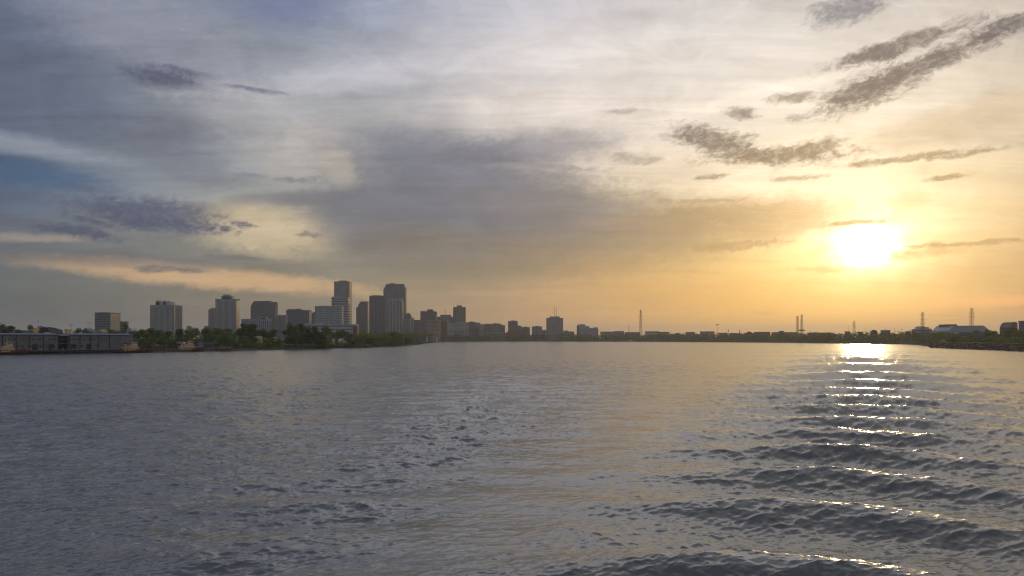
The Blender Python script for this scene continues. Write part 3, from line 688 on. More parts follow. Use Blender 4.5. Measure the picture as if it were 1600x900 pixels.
building('square_tower', 'square brown tower with roof house standing alone at the end of downtown', bx(708, 728, 480.2), 2700, 26, 'brown_stone', 'G', 8, roof=[('roof_house', 713.5, 722, 477)])
building('brick_hotel', 'dark red block at the water edge of downtown beside the beige block', bx(688.5, 699, 502.5), 2450, 20, 'red_brick', 'G', 5)
rowb = [(698, 712, 506, 'white_paint', 'low white block right of the dark red block'), (711, 733, 504, 'pale_concrete', 'pale wide block in front of the square brown tower'),
        (731, 742, 503.5, 'dark_concrete', 'dark narrow block right of the square brown tower'), (736, 751, 504.5, 'pale_metal', 'pale blue block with humped roof right of the square brown tower'),
        (748, 757, 508, 'tan_stone', 'short tan block between the humped block and the long brown row'), (754, 770, 507, 'brown_stone', 'brown block with uneven roof at the left of the long row'),
        (768, 783, 506, 'grey_concrete', 'grey stepped block in the middle of the long row'), (779, 789, 508.5, 'tan_stone', 'tan low block at the right of the long row'),
        (794, 809, 502, 'brown_stone', 'square brown block rising alone from the long row'), (808, 815, 509.5, 'grey_concrete', 'small grey step right of the lone square block'),
        (815, 828, 511.5, 'brown_stone', 'low brown block with roof box between two gaps'), (831, 847, 510.5, 'grey_concrete', 'grey block with taller middle left of the dark square office'),
        (847, 855, 516.5, 'brown_stone', 'very low block touching the dark square office')]
for i, (a, b, y, m_, lb) in enumerate(rowb):
    building('office_block', lb, bx(a, b, y), max(shoreD(a), shoreD(b)) + 50 + 13 * (i % 4), 24, m_, 'G', max(3, int((b - a) / 2.4)), group='blocks of the lower downtown row',
             roof=[('roof_house', a + (b - a) * .3, a + (b - a) * (.55 + .1 * (i % 3)), y - 1.3)])
building('long_hall', 'low hall with white columns at the water under the grey stepped block', bx(756, 790, 520), 2725, 20, 'grey_concrete', 'V', 12, trim='white_paint')
building('domed_hall', 'low red brown hall with raised middle by the far levee', [(789, 521.5), (793, 518), (798, 516.5), (806, 516.5), (811, 518.5), (816, 522)], 2745, 24, 'red_brick', 'G', 8, rowh=5)
building('long_hall', 'long pale shed roof in front of the beige block on the far bank', [(640, 527), (655, 526), (678, 525.5), (684, 527)], 1980, 30, 'grey_concrete')
building('terminal_shed', 'flat lilac grey terminal shed behind the grassy point', bx(639, 668, 526.5), 1750, 20, 'grey_metal', 'G', 8, rowh=4)
building('square_office', 'dark square office with cap and two masts standing alone on the far bank', bx(853.5, 879.8, 497.3), 2900, 48, 'grey_concrete', 'G', 11, glass='bronze_glass',
         roof=[('roof_house', 858.5, 874.5, 494.3), ('antenna', 866, 867, 477.5, 'steel'), ('antenna', 869, 870, 480, 'steel')])
building('low_block', 'low tan sheds right of the dark square office', [(879, 516.5), (886, 516.3), (888, 517.8), (897, 518)], 2750, 24, 'tan_stone', 'G', 7, group=GRP)
building('church', 'church with a pointed spire at its left end', bx(901, 908, 509), 2800, 22, 'grey_concrete', roof=[('spire', 901.5, 904.5, 505, 'dark_roof')], cat='church')
building('stepped_block', 'pale blue block stepping down rightward beside the church spire', [(905, 506.5), (913.8, 506.8), (914, 509.5), (920, 509.5), (921, 512.5), (926, 512), (933, 511), (935, 514)], 2780, 26, 'pale_metal', 'G', 9)
far = [(938, 962, 518.5, 'tan_stone', 'long tan shed right of the pale stepped block'), (960, 975, 517.8, 'grey_concrete', 'grey shed with small hump left of the short pole'),
       (976, 1000, 519.5, 'dark_concrete', 'dark warehouse behind the small white ferry'), (1008, 1030, 518, 'pale_concrete', 'pale roofed warehouse right of the tall pylon'),
       (1028, 1045, 519, 'brown_stone', 'brown house row right of the pale roofed warehouse'), (1071, 1086, 519.2, 'grey_concrete', 'grey flat house far left of the light mast'),
       (1094, 1116, 518.2, 'tan_stone', 'pale walled low house just left of the light mast'), (1122, 1137, 520.5, 'grey_concrete', 'low grey house just right of the light mast'),
       (1140, 1156, 521, 'brown_stone', 'low brown house left of the squat chimney'), (1178, 1203.5, 519, 'dark_concrete', 'dark warehouse left of the white banded warehouse'),
       (1262, 1302, 520.3, 'brown_stone', 'long dark warehouse right of the twin lattice towers'), (1320, 1328, 518.3, 'dark_concrete', 'small block under the thin pole left of the glare'),
       (1340, 1349, 519, 'brown_stone', 'small roof box straight above the sun glare on the water'), (1376, 1391, 516.5, 'dark_concrete', 'dark flat house near the bare poles right of the glare')]
for a, b, y, m_, lb in far:
    building('low_building', lb, bx(a, b, y), max(shoreD(a), shoreD(b)) + 95, 22, m_, 'G', max(3, int((b - a) / 2.5)), group=GRP, rowh=4)
for a, b, y, lb in [(1360, 1371, 515.5, 'gabled house first right of the sun glare on the water'), (1414, 1424, 517.5, 'small gabled house left of the white terraced block'),
                    (1163, 1178, 518, 'gabled house among trees right of the squat chimney'), (1050, 1066, 520, 'wide gabled house between the pylon and the light mast')]:
    building('house', lb, bx(a, b, y + 3), max(shoreD(a), shoreD(b)) + 60, 16, 'brown_stone', 'G', 4, roof=[('gable', a - .5, b + .5, y, 'dark_roof')], cat='house', group=GRP)
building('warehouse', 'warehouse with a white band under its flat roof left of the twin lattice towers', bx(1206, 1245.5, 519), shoreD(1206) + 90, 30, 'dark_concrete',
         roof=[('white_band', 1206.5, 1245, 524.3, 'white_paint', 525.6), ('roof_house', 1217.5, 1223, 517)], cat='warehouse')
building('terraced_block', 'pale block with ribbon windows and humped roof right of the glare', [(1425, 514), (1432, 513.7), (1432.5, 511), (1436, 509.7), (1440, 510.8), (1449, 511), (1449.3, 513.5), (1456, 513.6)], 1600, 26, 'pale_concrete', 'H', rowh=4)
building('big_shed', 'big pale shed with sloped right roof and raised monitor', [(1456, 516.5), (1465, 510.5), (1466, 509), (1533, 508.6), (1545.5, 515.5)], 1500, 60, 'pale_metal',
         roof=[('roof_monitor', 1464, 1482.5, 506.5, 'dark_concrete', 512)], cat='warehouse', base=4)
building('container_stack', 'dull purple grey long box of stacked containers on the right bank', bx(1500, 1537.5, 520), 1050, 12, 'grey_metal', 'V', 12, base=6, cat='containers')
building('apartment_house', 'brown apartment house with stepped mansard roof at the right edge trees', [(1562, 511), (1566, 508.3), (1571, 505), (1573, 504), (1585, 503), (1590, 505.5)], 1050, 24, 'brown_stone', 'G', 7, base=6, rowh=3.4)
building('apartment_house', 'flat topped grey apartment house cut by the right edge', bx(1591.5, 1622, 502), 1000, 24, 'grey_concrete', 'G', 8, base=6, rowh=3.4)

# --- houses behind the left wharf
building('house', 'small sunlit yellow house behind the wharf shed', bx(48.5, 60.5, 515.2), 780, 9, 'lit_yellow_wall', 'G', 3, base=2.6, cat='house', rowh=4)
building('house', 'long house with a big dark hipped roof behind the wharf shed', bx(60, 91, 520), 800, 14, 'blue_metal', 'N', base=2.6, roof=[('hip', 59, 92, 511.8, 'dark_roof')], cat='house')
building('house', 'green roofed low house at the far left behind the wharf shed', bx(22, 48, 520.5), 790, 12, 'grey_concrete', 'N', base=2.6, roof=[('hip', 21, 49, 516, 'green_roof')], cat='house')
building('house', 'pale tent shaped gable peeking over the wharf shed roof', bx(68, 80, 524), 720, 8, 'white_paint', 'N', base=2.6, roof=[('gable', 67, 81, 519.5, 'pale_metal')], cat='house')
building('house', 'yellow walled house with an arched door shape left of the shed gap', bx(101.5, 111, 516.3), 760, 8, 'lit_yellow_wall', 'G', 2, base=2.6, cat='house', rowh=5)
building('house', 'blue grey tall walled house right of the shed gap', bx(128, 148, 516), 860, 12, 'blue_metal', 'N', base=2.6, roof=[('gable', 127, 149, 512.5, 'blue_metal')], cat='house')
building('house', 'pinkish house with a low pitched roof below the slab apartment block', bx(144, 168, 519), 900, 12, 'tan_stone', 'G', 5, base=2.6, roof=[('hip', 143, 169, 514.5, 'tan_stone')], cat='house', rowh=5)
building('office_block', 'small grey block half hidden by a tree right of the slab apartment block', bx(187.5, 201, 503), 1200, 16, 'grey_concrete', 'G', 4)
building('hangar', 'pale hangar with a low curved roof right of the slab apartment block', [(197.5, 515.5), (201, 512.8), (206, 511.6), (211, 512.3), (215, 514.5)], 1150, 20, 'pale_metal', cat='warehouse')
for a, b, y, lb in [(429.5, 437, 527, 'gabled sunlit house wall glowing between riverside trees'), (402, 414, 525.5, 'low sunlit house left of the glowing gable'),
                    (518, 526, 530, 'small orange lit hut left of its twin among the trees'), (532, 539, 529.8, 'small orange lit hut right of its twin among the trees')]:
    t = 'gable' if b - a < 8.2 else 'hip'
    D_ = 860 if a < 450 else 960
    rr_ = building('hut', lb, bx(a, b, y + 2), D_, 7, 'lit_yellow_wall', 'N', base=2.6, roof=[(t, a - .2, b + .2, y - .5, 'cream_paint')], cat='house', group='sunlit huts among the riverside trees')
    rr_.rotation_euler = (0, 0, R(38))

# ------------------------------------------------------------------ wharf and shed on the left bank
WD = Vector((0.69, 0.724, 0)).normalized(); WN = Vector((WD.y, -WD.x, 0)); W0 = Vector((-369, 574, 0)); wang = math.atan2(WD.y, WD.x)
wh = empty('wharf', W0, wang); tag(wh, 'dark timber and concrete wharf along the left bank under the shed', 'wharf')
MB().box(-75, 108, 0.6, 45, 1.9, 3.0).build('deck', M['deck_concrete'], wh)
MB().box(-75, 108, 0.3, 1.2, 1.2, 2.7).build('fender_beam', M['timber'], wh)
for i in range(60):
    x = -72 + i * 3.0
    MB().tube((x, 1.6, -2), (x, 1.6, 1.95), .45, n=8).build('piling', M['timber'], wh)
MB().box(-75, 108, 3.2, 3.6, -1.5, 1.9).build('back_wall', M['timber'], wh)
for i in range(6):
    b = W0 + WD * (20 + i * 7.2) - WN * 1.6
    o = MB().tube((0, 0, 0), (0, 0, .75), .35, .3, 8).tube((0, 0, .75), (0, 0, 1.0), .5, .45, 8).build('bollard', M['white_paint'])
    o.location = (b.x, b.y, 3.0); tag(o, 'stubby white mooring bollard on the wharf edge before the long shed', 'bollard', 'mooring bollards on the wharf')
sh = empty('transit_shed', W0 + Vector((0, 0, 3.0)), wang); tag(sh, 'long dark grey two storey transit shed with narrow window strips on the left wharf', 'warehouse')
tpx = lambda px: ((px - 800) / F * (574 + 6) + 369 - 4) / (.69 - (px - 800) / F * .724)       # metres along the wharf of a facade mark
for a, b in ((-75, tpx(111.5)), (tpx(127), 95)):
    MB().box(a, b, 7, 34, 0, 11.0).build('wall', M['shed_wall'], sh)
    MB().box(a - .3, b + .3, 6.4, 34.5, 10.9, 11.5).build('roof_edge', M['blue_metal'], sh)
    MB().add([(a - .4, 6.2, 11.52), (b + .4, 6.2, 11.52), (b + .4, 20, 12.6), (a - .4, 20, 12.6), (b + .4, 34.6, 11.52), (a - .4, 34.6, 11.52)], [(0, 1, 2, 3), (3, 2, 4, 5), (0, 3, 5), (1, 4, 2)]).build('roof', M['blue_metal'], sh)
a, b = tpx(111.5), tpx(127)
MB().box(a + .01, b - .01, 14, 30, 0, 10.2).build('recessed_wall', M['shed_dark'], sh)
MB().box(a + .3, b - .3, 7.5, 14, 4.6, 5.0).build('gallery', M['deck_concrete'], sh)
MB().box(a + .3, b - .3, 7.5, 14, 8.0, 8.4).build('gallery', M['deck_concrete'], sh)
MB().box(a, b, 5.5, 20, 10.6, 12.0).build('canopy', M['pale_metal'], sh)
for p in (3, 25, 46, 66, 88, 111, 128, 144.5, 161, 172.5, 190):
    x = tpx(p); MB().box(x - .22, x + .22, 6.7, 7.0, 0, 10.9).build('downpipe', M['shed_dark'], sh)
for p0, p1 in ((11, 21), (28, 37), (41, 46), (56, 63), (70, 73.5), (78, 87), (95, 101), (103, 108.5), (128.5, 137), (140, 143), (148, 152), (156, 160), (162, 168), (177, 180), (183, 187)):
    x0, x1 = tpx(p0), tpx(p1); n = max(2, int((x1 - x0) / 1.3)); 
    w = MB()
    for i in range(n):
        c_ = x0 + (x1 - x0) * (i + .5) / n; w.box(c_ - .45, c_ + .45, 6.93, 7.2, 7.2, 8.6)
    w.build('window', M['glass'], sh)
for p0, p1 in ((33, 39), (47, 50), (53, 58), (67, 71), (81, 86), (92, 97), (101, 106), (129, 133), (136, 141), (146, 149), (154, 161), (170, 174)):
    x0, x1 = tpx(p0), tpx(p1); n = max(2, int((x1 - x0) / 1.4)); w = MB()
    for i in range(n):
        c_ = x0 + (x1 - x0) * (i + .5) / n; w.box(c_ - .5, c_ + .5, 6.93, 7.2, 1.8, 3.4)
    w.build('window', M['glass'], sh)
for p in (75, 100, 134, 158):
    x = tpx(p); MB().box(x - 1.8, x + 1.8, 6.9, 7.2, 0, 4.2).build('door', M['shed_dark'], sh)

# ------------------------------------------------------------------ tugboats
def loft(sections):           # sections: (x, half beam at keel, half beam at deck, z keel, z deck)
    vs, fs = [], []
    for x, bk, bd, zk, zd in sections:
        vs += [(x, -bd, zd), (x, -bd * .96, (zk + zd) / 2 + .3), (x, -bk, zk), (x, bk, zk), (x, bd * .96, (zk + zd) / 2 + .3), (x, bd, zd)]
    n = len(sections)
    for i in range(n - 1):
        for k in range(5):
            a = i * 6 + k; fs.append((a, a + 1, a + 7, a + 6))
        fs.append((i * 6 + 5, i * 6, i * 6 + 6, i * 6 + 11))
    fs += [(5, 4, 3, 2, 1, 0), tuple((n - 1) * 6 + i for i in range(6))]
    return vs, fs
def make_tug():
    root = empty('tugboat', (0, 0, 0))
    MB().add(*loft([(-13, 1.8, 3.4, -.8, 1.6), (-11, 3, 4, -1.2, 1.5), (-4, 3.6, 4.2, -1.4, 1.4), (3, 3.5, 4.2, -1.4, 1.6), (8, 2.4, 3.7, -1.3, 2.1), (11, 1.2, 2.5, -1, 2.7), (13, .25, .9, -.4, 3.3)])).build('hull', M['hull_black'], root)
    for s in (-1, 1):
        b = MB(); pts_ = [(-13, 3.3, 1.6), (-11, 4.0, 1.5), (-4, 4.2, 1.4), (3, 4.2, 1.6), (8, 3.7, 2.1), (11, 2.5, 2.7), (13, .9, 3.3)]
        for (x0, w0, z0), (x1, w1, z1) in zip(pts_[:-1], pts_[1:]):
            h_ = .5 if x0 < 3 else .95
            b.add([(x0, s * w0, z0), (x1, s * w1, z1), (x1, s * (w1 + .1), z1 + h_), (x0, s * (w0 + .1), z0 + h_), (x0, s * (w0 - .15), z0), (x1, s * (w1 - .15), z1), (x1, s * (w1 - .05), z1 + h_), (x0, s * (w0 - .05), z0 + h_)],
                  [(0, 1, 2, 3), (5, 4, 7, 6), (3, 2, 6, 7)])
        b.build('bulwark', M['hull_red'], root)
        st = MB()
        for (x0, w0, z0), (x1, w1, z1) in zip(pts_[:-1], pts_[1:]): st.tube((x0, s * (w0 + .12), z0 - .15), (x1, s * (w1 + .12), z1 - .15), .2)
        st.build('rubbing_strake', M['hull_red'], root)
        for i in range(6):
            q = MB(); x = -9 + i * 2.6; c_ = Vector((x, s * 4.35, .9))
            for k in range(10):
                t0, t1 = 2 * math.pi * k / 10, 2 * math.pi * (k + 1) / 10
                q.tube(c_ + Vector((math.cos(t0) * .45, 0, math.sin(t0) * .45)), c_ + Vector((math.cos(t1) * .45, 0, math.sin(t1) * .45)), .18, n=5)
            q.build('tyre_fender', M['rubber'], root)
    bf = MB()
    for k in range(7):
        t = -1.2 + k * .4; bf.tube((12.9 + .55 * math.cos(t), 1.2 * math.sin(t), 1.0), (13.1 + .55 * math.cos(t), 1.3 * math.sin(t), 3.6), .32)
    bf.build('bow_fender', M['rust'], root)
    house = MB().box(-5.5, 6.2, -2.7, 2.7, 1.5, 4.2).build('deckhouse', M['tug_paint'], root)
    for s in (-1, 1):
        for i in range(6): MB().box(-4.6 + i * 1.8, -3.8 + i * 1.8, s * 2.7 - .05, s * 2.7 + .05, 2.7, 3.4).build('porthole', M['glass'], house)
        MB().box(-2.9, -2.2, s * 2.7 - .07, s * 2.7 + .07, 1.6, 3.5).build('door', M['hull_red'], house)
    MB().box(-6, 6.6, -3.0, 3.0, 4.2, 4.38).build('boat_deck', M['tug_white'], root)
    MB().box(-1, 5.4, -2.0, 2.0, 4.38, 6.4).build('upper_house', M['tug_paint'], root)
    wheel = MB().add([(1.6, -1.7, 6.4), (5.0, -1.7, 6.4), (5.0, 1.7, 6.4), (1.6, 1.7, 6.4), (1.5, -1.8, 8.7), (5.3, -1.8, 8.7), (5.3, 1.8, 8.7), (1.5, 1.8, 8.7)],
                     [(0, 3, 2, 1), (4, 5, 6, 7), (0, 1, 5, 4), (1, 2, 6, 5), (2, 3, 7, 6), (3, 0, 4, 7)]).build('wheelhouse', M['tug_white'], root)
    for s in (-1, 1):
        for i in range(3): MB().box(1.9 + i * 1.05, 2.7 + i * 1.05, s * 1.77 - .06, s * 1.77 + .06, 7.4, 8.3).build('window', M['glass'], wheel)
    for i in range(3): MB().box(5.12, 5.3, -1.45 + i * 1.05, -.65 + i * 1.05, 7.4, 8.3).build('window', M['glass'], wheel)
    MB().box(1.1, 5.8, -2.1, 2.1, 8.7, 8.9).build('wheelhouse_roof', M['white_paint'], root)
    m = MB().tube((2.2, 0, 8.9), (2.2, 0, 12.2), .12, .06); m.tube((2.2, -1, 10.8), (2.2, 1, 10.8), .06); m.tube((2.2, -.5, 11.5), (2.2, .5, 11.5), .05); m.build('mast', M['white_paint'], root)
    MB().box(3.2, 4.0, -.9, .9, 9.3, 9.5).tube((3.6, 0, 8.9), (3.6, 0, 9.35), .08).build('radar', M['white_paint'], root)
    for s in (-1, 1):
        f = MB().tube((-3.2, s * 1.4, 4.3), (-3.5, s * 1.4, 7.2), .55, .5, 10).build('funnel', M['tug_paint'], root)
        MB().tube((-3.49, s * 1.4, 7.1), (-3.6, s * 1.4, 7.9), .52, .5, 10).build('funnel_cap', M['hull_black'], f)
    rl = MB()
    for s in (-1, 1):
        for z in (4.9, 5.4): rl.tube((-6, s * 2.9, z), (-1, s * 2.9, z), .05)
        for i in range(6): rl.tube((-6 + i, s * 2.9, 4.38), (-6 + i, s * 2.9, 5.4), .05)
    rl.build('railing', M['white_paint'], root)
    MB().box(-9.5, -8.6, -.9, .9, 1.5, 2.6).tube((-9, -1.1, 2.3), (-9, 1.1, 2.3), .35).build('towing_winch', M['rust'], root)
    MB().tube((9.2, -.5, 2.2), (9.2, -.5, 3.2), .2).tube((9.2, .5, 2.2), (9.2, .5, 3.2), .2).tube((9.2, -.9, 2.9), (9.2, .9, 2.9), .16).build('tow_bitt', M['hull_black'], root)
    return root
tug = make_tug()
for i, (px, D, yaw, sc, lb) in enumerate([(6, 566, wang, 1.0, 'tan tugboat cut by the left edge, moored at the wharf shed'),
                                      (203, 641, wang - .05, 1.0, 'orange lit tugboat moored at the right end of the wharf shed'),
                                      (291, 686, wang - .12, 1.05, 'tugboat with square orange house in front of the riverside grove')]):
    o = tug if i == 0 else copy_tree(tug)
    o.location = (gx(px, D), D, 0); o.rotation_euler = (0, 0, yaw); o.scale = (sc, sc, sc)
    tag(o, lb, 'tugboat', 'tugboats moored along the left bank')

# ------------------------------------------------------------------ barges, sheds and piers by the grove
def barge(px, D, L, B, Hh, yaw, mat, label, name='barge', extra=None):
    o = empty(name, (gx(px, D), D, 0), yaw); tag(o, label, 'barge')
    MB().prism([(-L / 2 + 2, -.8), (L / 2 - 2, -.8), (L / 2, Hh * .5), (L / 2, Hh), (-L / 2, Hh), (-L / 2, Hh * .5)], -B / 2, B / 2).build('hull', M[mat], o)
    MB().box(-L / 2, L / 2, -B / 2, -B / 2 + .25, Hh, Hh + .35).box(-L / 2, L / 2, B / 2 - .25, B / 2, Hh, Hh + .35).build('coaming', M[mat], o)
    for s in (-1, 1): MB().tube((s * L * .4, 0, Hh), (s * L * .4, 0, Hh + .7), .25).build('bitt', M['steel'], o)
    if extra:
        for nm, x0, x1, y0, y1, z0, z1, mm in extra: MB().box(x0, x1, y0, y1, z0, z1).build(nm, M[mm], o)
    return o
barge(245, 668, 26, 9, 1.8, wang - .1, 'hull_black', 'low black barge with a brown cargo box between two tugboats', extra=[('cargo_box', -5, 6, -3, 3, 1.8, 5.2, 'rust'), ('lid', -5.3, 6.3, -3.3, 3.3, 5.2, 5.5, 'deck_concrete')])
barge(270, 700, 16, 8, 1.6, wang - .1, 'hull_black', 'flat black deck barge behind the square housed tugboat')
barge(348, 716, 12, 6, 2.0, wang - .1, 'rust', 'short rusty brown barge with a white bow post at the grove edge', extra=[('deck_box', -3, 3, -2, 2, 2.0, 4.2, 'brown_stone'), ('bow_post', 5.2, 5.6, -.2, .2, 2, 4.0, 'white_paint')])
building('boat_shed', 'shed with a pale flat roof behind the square housed tugboat', bx(275, 289, 536), 735, 10, 'shed_dark', 'N', base=2.2, roof=[('ledge', 275, 289, 534.3, 'pale_metal')], cat='shed')
building('boat_shed', 'blue hip roofed shed behind the bow of the square housed tugboat', bx(306, 318, 539), 728, 10, 'pale_metal', 'N', base=2.0, roof=[('hip', 305.5, 318.5, 534.2, 'blue_metal')], cat='shed')
building('boat_shed', 'plain grey metal shed between the blue roof and the grove', bx(319, 340, 537.5), 740, 10, 'grey_metal', 'V', 8, base=2.0, cat='shed')
qw = empty('quay_wall', (gx(362, 762), 762, 0), math.atan2(.95, .31)); tag(qw, 'low pale concrete quay wall in front of the grove', 'quay wall')
MB().box(-8, 110, -.6, .6, -1, 1.2).build('wall', M['deck_concrete'], qw)
MB().box(-8, 110, -.9, .9, 1.2, 1.5).build('coping', M['pale_concrete'], qw)

# ------------------------------------------------------------------ pylons, masts, poles
def lattice(name, label, px, ytop, D, wb, wt, arms=(), base=4, cat='pylon', plat=None, thick=.22, group=None):
    H = gz(ytop, D) - base
    o = empty(name, (gx(px, D), D, base), R(20)); tag(o, label, cat, group)
    q = MB(); n = max(6, int(H / 7))
    c4 = lambda t: [(sx * (wb + (wt - wb) * t) / 2, sy * (wb + (wt - wb) * t) / 2, H * t) for sx, sy in ((-1, -1), (1, -1), (1, 1), (-1, 1))]
    for k in range(4): q.tube(c4(0)[k], c4(1)[k], thick * 1.5, thick, 4)
    q.build('tower_legs', M['steel'], o)
    q = MB()
    for i in range(n):
        a, b = c4(i / n), c4((i + 1) / n)
        for k in range(4):
            q.tube(a[k], b[(k + 1) % 4], thick, n=3); q.tube(b[k], b[(k + 1) % 4], thick, n=3)
            q.tube(a[(k + 1) % 4], b[k], thick, n=3)
    q.build('bracing', M['steel'], o)
    for y, half in arms:
        z = gz(y, D) - base
        MB().tube((-half, 0, z), (half, 0, z), thick * 1.2, n=4).tube((-half, 0, z), (0, 0, z + 2.4), thick, n=3).tube((half, 0, z), (0, 0, z + 2.4), thick, n=3).build('crossarm', M['steel'], o)
        for sx in (-1, 1): MB().tube((sx * half, 0, z), (sx * half, 0, z - 2.5), .25, n=5).build('insulator', M['steel'], o)
    if plat:
        z = gz(plat, D) - base; MB().box(-7, 7, -5, 5, z, z + 3).box(-8, 8, -.4, .4, z + 3, z + 3.4).build('platform', M['steel'], o)
    return o
lattice('pylon', 'tall pylon standing alone right of the pale stepped block', 1001, 484, 2640, 9, 3, ((487, 7), (493, 8), (499, 7)), thick=.20)
lattice('lattice_mast', 'left of the twin lattice towers on the far bank', 1246, 494, 2200, 6.5, 4, thick=.20, group='twin lattice towers')
lattice('lattice_mast', 'right twin lattice tower with a dark platform near its foot', 1252.8, 491.5, 2200, 6.5, 3.4, plat=517, thick=.20, group='twin lattice towers')
lattice('pylon', 'small faint pylon just left of the sun glare on the water', 1334.5, 501, 2300, 8, 2, ((506, 6), (510, 6)), thick=.17)
lattice('pylon', 'double pylon with crossarms standing over the pale terraced block', 1441.5, 487.5, 1480, 6, 2.4, ((492, 5.5), (499, 6.5), (505, 5.5)), thick=.15)
lattice('pylon', 'tall lattice pylon rising behind the big pale shed', 1518.3, 481.5, 1700, 8, 4, ((489.5, 8), (494.5, 8)), thick=.16)
def pole(px, ytop, D, label, r_=.3, base=4, head=None, arms=0, name='utility_pole', cat='pole', group=None, mat='steel'):
    H = gz(ytop, D) - base
    o = empty(name, (gx(px, D), D, base)); tag(o, label, cat, group)
    MB().tube((0, 0, 0), (0, 0, H), r_ * .9, r_ * .6, 8).build('shaft', M[mat], o)
    if arms: MB().box(-arms, arms, -.15, .15, H - 1.4, H - 1.0).build('crossarm', M[mat], o)
    if head: MB().box(-head, head, -head * .5, head * .5, H - .3, H + 1.6).build('lamp_ring', M[mat], o)
    return o
pole(59.5, 500, 760, 'thin pole above the dark hipped roof house', .16, 2.6, arms=1.2)
pole(111.2, 506, 740, 'thin pole with crossarm above the gap in the wharf shed', .16, 2.6, arms=1.6)
pole(982.5, 508, 2640, 'short thick post on the far bank behind the white ferry', .9)
pole(1120.5, 507.5, 2420, 'high light mast with a wide flat head on the far bank', .75, head=4.2, name='light_mast', cat='light mast')
pole(1138.2, 516, 2400, 'short post with a wide box head right of the light mast', .9, head=2, name='light_mast', cat='light mast')
pole(1155.6, 515.5, 2380, 'squat dark chimney alone on the far bank', 1.5, name='chimney', cat='chimney', mat='dark_concrete')
pole(1325.3, 508.5, 2000, 'thin pole left of the small faint pylon', .45)
PG = 'bare thin poles right of the sun glare'
for px, y, lb in [(1353, 513, 'first short thin pole above the sun glare'), (1360.5, 514, 'second short thin pole above the sun glare'), (1383.3, 513, 'thin pole above the dark flat house right of the glare'),
                  (1397.3, 512.5, 'left of two thin poles before the small gabled house'), (1408.4, 512.5, 'right of two thin poles before the small gabled house')]:
    pole(px, y, 1700, lb, .32, group=PG)
pole(1554, 516, 1000, 'short pole in the trees left of the mansard roofed apartment house', .2, 6)

# wires between the two right hand pylons
for zt, off in ((492.2, 0), (499.2, 0)):
    A = Vector((gx(1441.5, 1480) + 5, 1480, gz(zt, 1480))); B = Vector((gx(1518.3, 1700) - 6, 1700, gz(zt - 2.4, 1700)))
    q = MB(); prev = A
    for i in range(1, 17):
        t = i / 16; p = A.lerp(B, t); p.z -= 6 * 4 * t * (1 - t) * .5
        q.tube(prev, p, .07, n=3); prev = p
    tag(q.build('power_cable', M['steel']), ('upper' if zt < 495 else 'lower') + ' faint power cable sagging between the two right pylons', 'cable', 'cables between the right pylons')

# small white ferry below the far bank
fe = empty('ferry', (gx(985, 2530), 2530, 0)); tag(fe, 'small white ferry lying under the far levee', 'ferry')
MB().add(*loft([(-12, 2.5, 4, -.5, 2.2), (-6, 3.5, 4.5, -1, 2.0), (6, 3.5, 4.5, -1, 2.2), (11, 1.2, 3, -.8, 2.8), (13, .2, .6, -.2, 3.2)])).build('hull', M['white_paint'], fe)
MB().box(-8, 6, -3, 3, 2.0, 4.6).build('cabin', M['white_paint'], fe)
MB().box(-7, 5.4, -3.08, 3.08, 3.0, 3.9).build('window', M['glass'], fe)
MB().box(1, 4.5, -2, 2, 4.6, 6.6).build('wheelhouse', M['white_paint'], fe)
MB().tube((0, 0, 4.6), (0, 0, 9), .15).build('mast', M['white_paint'], fe)
wv = empty('van', (gx(1475.5, 1010), 1010, 6.7)); tag(wv, 'tiny white van parked on top of the right bank', 'van')
MB().prism([(-2.6, .4), (2.6, .4), (2.6, 1.3), (1.9, 1.4), (1.3, 2.3), (-2.6, 2.4)], -1, 1).build('body', M['white_paint'], wv)
MB().prism([(1.3, 1.45), (1.85, 1.45), (1.28, 2.2), (.5, 2.2), (.5, 1.45)], -1.03, 1.03).build('window', M['glass'], wv)
for x in (-1.7, 1.6):
    for s in (-1, 1): MB().tube((x, s * .75, .38), (x, s * 1.05, .38), .38, n=12).build('wheel', M['rubber'], wv)

